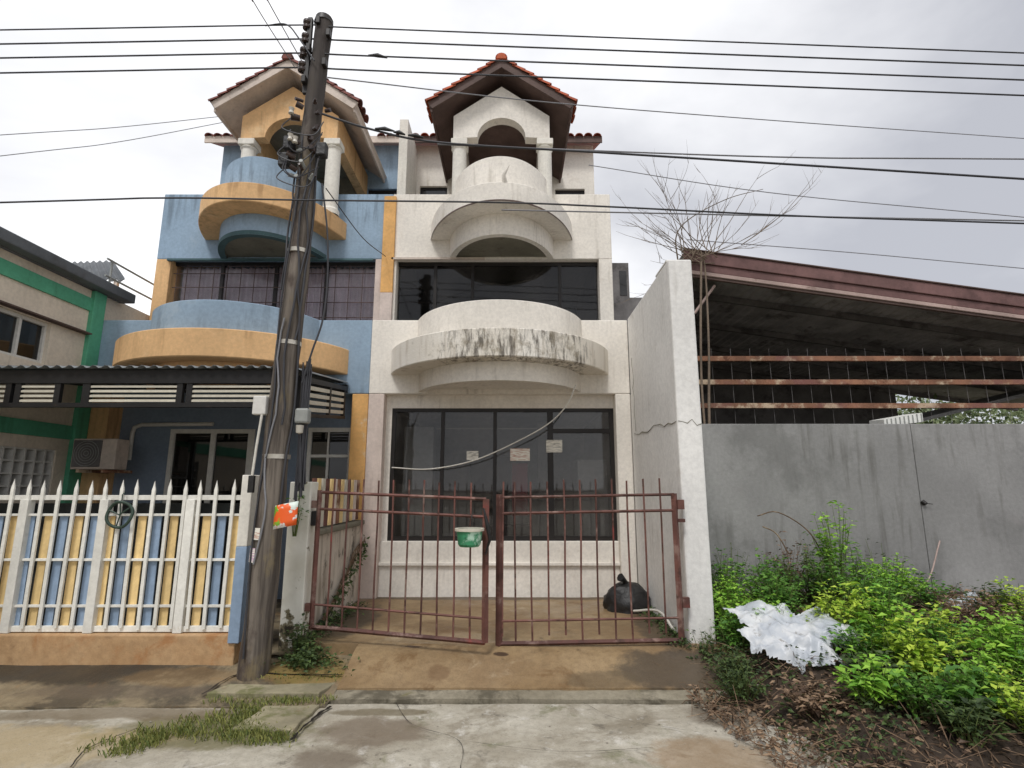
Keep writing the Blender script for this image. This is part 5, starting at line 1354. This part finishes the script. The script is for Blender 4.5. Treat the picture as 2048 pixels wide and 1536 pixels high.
# slumped black bag inside the gate
b = B(); n1_, n2_ = 28, 18; vs = []
for j in range(n2_ + 1):
    ph = math.pi * .5 * j / n2_ * 1.0
    for i in range(n1_):
        th = 2 * math.pi * i / n1_
        r = (1 + .22 * fbm(math.cos(th) * 1.5 + 3, math.sin(th) * 1.5 + ph * 2, 1, 4) + .10 * abs(fbm(math.cos(th) * 4, math.sin(th) * 4 + ph * 3, 1, 7))) * math.cos(ph) ** .7 if j < n2_ else 0.0
        vs.append((1.38 + 0.26 * r * math.cos(th), 6.85 + 0.22 * r * math.sin(th), 0.20 + 0.33 * math.sin(ph) * (1 + .2 * fbm(math.cos(th), math.sin(th), 1.4, 6) * math.cos(ph))))
fs = [(j * n1_ + i, j * n1_ + (i + 1) % n1_, (j + 1) * n1_ + (i + 1) % n1_, (j + 1) * n1_ + i) for j in range(n2_) for i in range(n1_)]
b.add(vs, fs, True)
b.tube([(1.36, 6.84, .50), (1.34, 6.80, .56), (1.28, 6.76, .60)], [.05, .022, .05], 9)
tag(b.build('rubbish_bag', 'black_plastic'), 'slumped black rubbish bag in the right corner behind the gate', 'bag')

# drain cover slabs and the grass between them
rg2 = random.Random(9)
def slab(pts, z, t, label):
    pp = []
    for i_, p_ in enumerate(pts):
        q_ = pts[(i_ + 1) % len(pts)]
        for k_ in range(7):
            u_ = k_ / 7; pp.append((p_[0] + (q_[0] - p_[0]) * u_ + rg2.uniform(-.012, .012), p_[1] + (q_[1] - p_[1]) * u_ + rg2.uniform(-.012, .012)))
    b = B(); b.prism(pp, 'z', z - t, z); tag(b.build('drain_cover', 'drain_slab', None, 0.008), label, 'drain cover', 'drain covers')
slab([(-2.40, 4.66), (-1.52, 4.66), (-1.44, 4.93), (-2.28, 4.95)], 0.062, 0.10, 'concrete drain slab at the foot of the utility pole')
slab([(-1.92, 4.12), (-1.50, 4.08), (-1.46, 4.52), (-1.86, 4.50)], 0.026, 0.05, 'pale broken drain slab with grass around it by the street')
gb_ = B(); rg = random.Random(3)
def tuft(x, y, z, n, s):
    for k in range(n):
        a = rg.uniform(0, 6.283); h = rg.uniform(.012, .06) * s
        px, py = x + rg.gauss(0, .035), y + rg.gauss(0, .03)
        w = .004; dx, dy = math.cos(a) * h * .6, math.sin(a) * h * .6
        gb_.add([(px - w * math.sin(a), py + w * math.cos(a), z), (px + w * math.sin(a), py - w * math.cos(a), z), (px + dx * .5 + w * .7 * math.sin(a), py + dy * .5 - w * .7 * math.cos(a), z + h * .75), (px + dx, py + dy, z + h)], [(0, 1, 2), (0, 2, 3)])
for k in range(85):
    t = rg.random(); tuft(-2.55 + .66 * t + rg.gauss(0, .07), 3.86 + .62 * t + rg.gauss(0, .10), 0.005, 20, .9)
for k in range(80):
    t = rg.random(); tuft(-2.05 + .55 * t, 3.92 + .12 * rg.random() + .40 * (1 - t) * rg.random(), 0.0, 16, .75)
for k in range(40): tuft(-2.35 + .95 * rg.random(), 4.60 + rg.gauss(0, .03), 0.02, 12, .7)
for k in range(30): tuft(-2.1 + .7 * rg.random(), 4.97 + rg.gauss(0, .02), 0.07, 10, .7)
o = gb_.build('grass', 'grass_blade'); o['kind'] = 'stuff'; tag(o, 'short green grass growing round the drain slabs', 'grass')
# small stones and litter on the paving
ico = []
def stone(x, y, z, s, label=None):
    b = B(); n = 7; vs = []
    for j, (zz, rr) in enumerate(((0, .9), (.45, 1.0), (.8, .6))):
        for i in range(n):
            a = 6.283 * i / n; k = rr * rg.uniform(.75, 1.15); vs.append((x + s * k * math.cos(a), y + s * k * math.sin(a) * .8, z + s * zz * rg.uniform(.8, 1.1)))
    vs.append((x, y, z + s * .9))
    fs = [(j * n + i, j * n + (i + 1) % n, (j + 1) * n + (i + 1) % n, (j + 1) * n + i) for j in range(2) for i in range(n)] + [(2 * n + i, 2 * n + (i + 1) % n, 3 * n) for i in range(n)]
    b.add(vs, fs); return b
sb = B()
for k in range(170):
    x, y = rg.uniform(-4.5, 1.6), rg.uniform(3.4, 4.75)
    if rg.random() < .5: y = rg.gauss(4.66, .05)
    t_ = stone(x, y, -0.02 if y > 4.57 else 0.0, rg.uniform(.003, .009)); sb.add(t_.v, t_.f)
for k in range(160):
    x = 1.55 + rg.gauss(0, .12) + (.3 * rg.random()); y = rg.uniform(3.5, 5.3)
    t_ = stone(x, y, max(0.0, mound_z(x, y)), rg.uniform(.004, .014)); sb.add(t_.v, t_.f)
o = sb.build('gravel', 'stone_litter'); o['kind'] = 'stuff'; tag(o, 'small pale stones and grit scattered on the paving', 'gravel')
# cracks and saw joints in the paving
def groove(pts, w, name='paving_joint'):
    P_ = catmull(pts, 8); vs = []
    for i, p in enumerate(P_):
        d = (P_[min(i + 1, len(P_) - 1)] - P_[max(i - 1, 0)]).normalized(); n_ = Vector((-d.y, d.x, 0))
        k = w * rg.uniform(.25, 1.0); c = p + n_ * rg.uniform(-w, w) * .6
        vs += [c - n_ * k, c + n_ * k]
    b = B(); b.add(vs, [(2 * i, 2 * i + 1, 2 * i + 3, 2 * i + 2) for i in range(len(P_) - 1)]); struct(b.build(name, 'dark_frame'))
groove([(-2.62, 3.60, 0.016), (-2.70, 3.85, 0.016), (-2.58, 4.14, 0.016)], 0.006)
groove([(-1.46, 3.95, 0.018), (-1.43, 4.25, 0.018), (-1.38, 4.52, 0.018)], 0.016)
groove([(-2.44, 4.66, 0.05), (-2.30, 4.97, 0.10), (-1.85, 4.97, 0.10), (-1.42, 4.95, 0.10)], 0.013)
groove([(-0.9, 4.60, 0.014), (-0.7, 4.2, 0.016), (-0.35, 3.95, 0.016), (-0.3, 3.55, 0.016)], 0.003)
groove([(0.55, 4.60, 0.014), (0.75, 4.3, 0.016), (1.2, 4.1, 0.016)], 0.0025)
groove([(-0.35, 3.95, 0.016), (0.3, 3.8, 0.016), (0.9, 3.85, 0.016)], 0.0025)
# trees behind the shed, seen through the gap
def far_tree(x, y, h, r, label):
    root = thing('background_tree', label, 'tree', (x, y, 0))
    b = B(); b.tube([(x, y, 0), (x + .1, y, h * .5), (x, y, h * .8)], [.12, .09, .04], 8)
    for k in range(5):
        a = k * 1.3; b.tube([(x, y, h * .45), (x + r * .6 * math.cos(a), y + r * .6 * math.sin(a), h * .8)], [.05, .02], 6)
    b.build('trunk', 'bark', root)
    lb = B()
    cl = [(x + r * .8 * rg.uniform(-1, 1), y + r * .8 * rg.uniform(-1, 1), h * rg.uniform(.35, 1.0)) for _ in range(30)]
    for k in range(2600):
        c = rg.choice(cl); p = Vector((c[0] + rg.gauss(0, .28), c[1] + rg.gauss(0, .28), c[2] + rg.gauss(0, .22)))
        leaf(lb, p, Vector((rg.uniform(-1, 1), rg.uniform(-1, 1), rg.uniform(-1, .4))), Vector((rg.uniform(-1, 1), rg.uniform(-1, 1), 1)), .16, .09)
    lb.build('crown', 'leaf_far', root)
far_tree(10.6, 14.6, 3.9, 1.7, 'leafy tree seen through the open shed, nearer its dark back wall')
far_tree(13.2, 15.2, 4.3, 2.0, 'leafy tree seen through the open shed at the right edge')
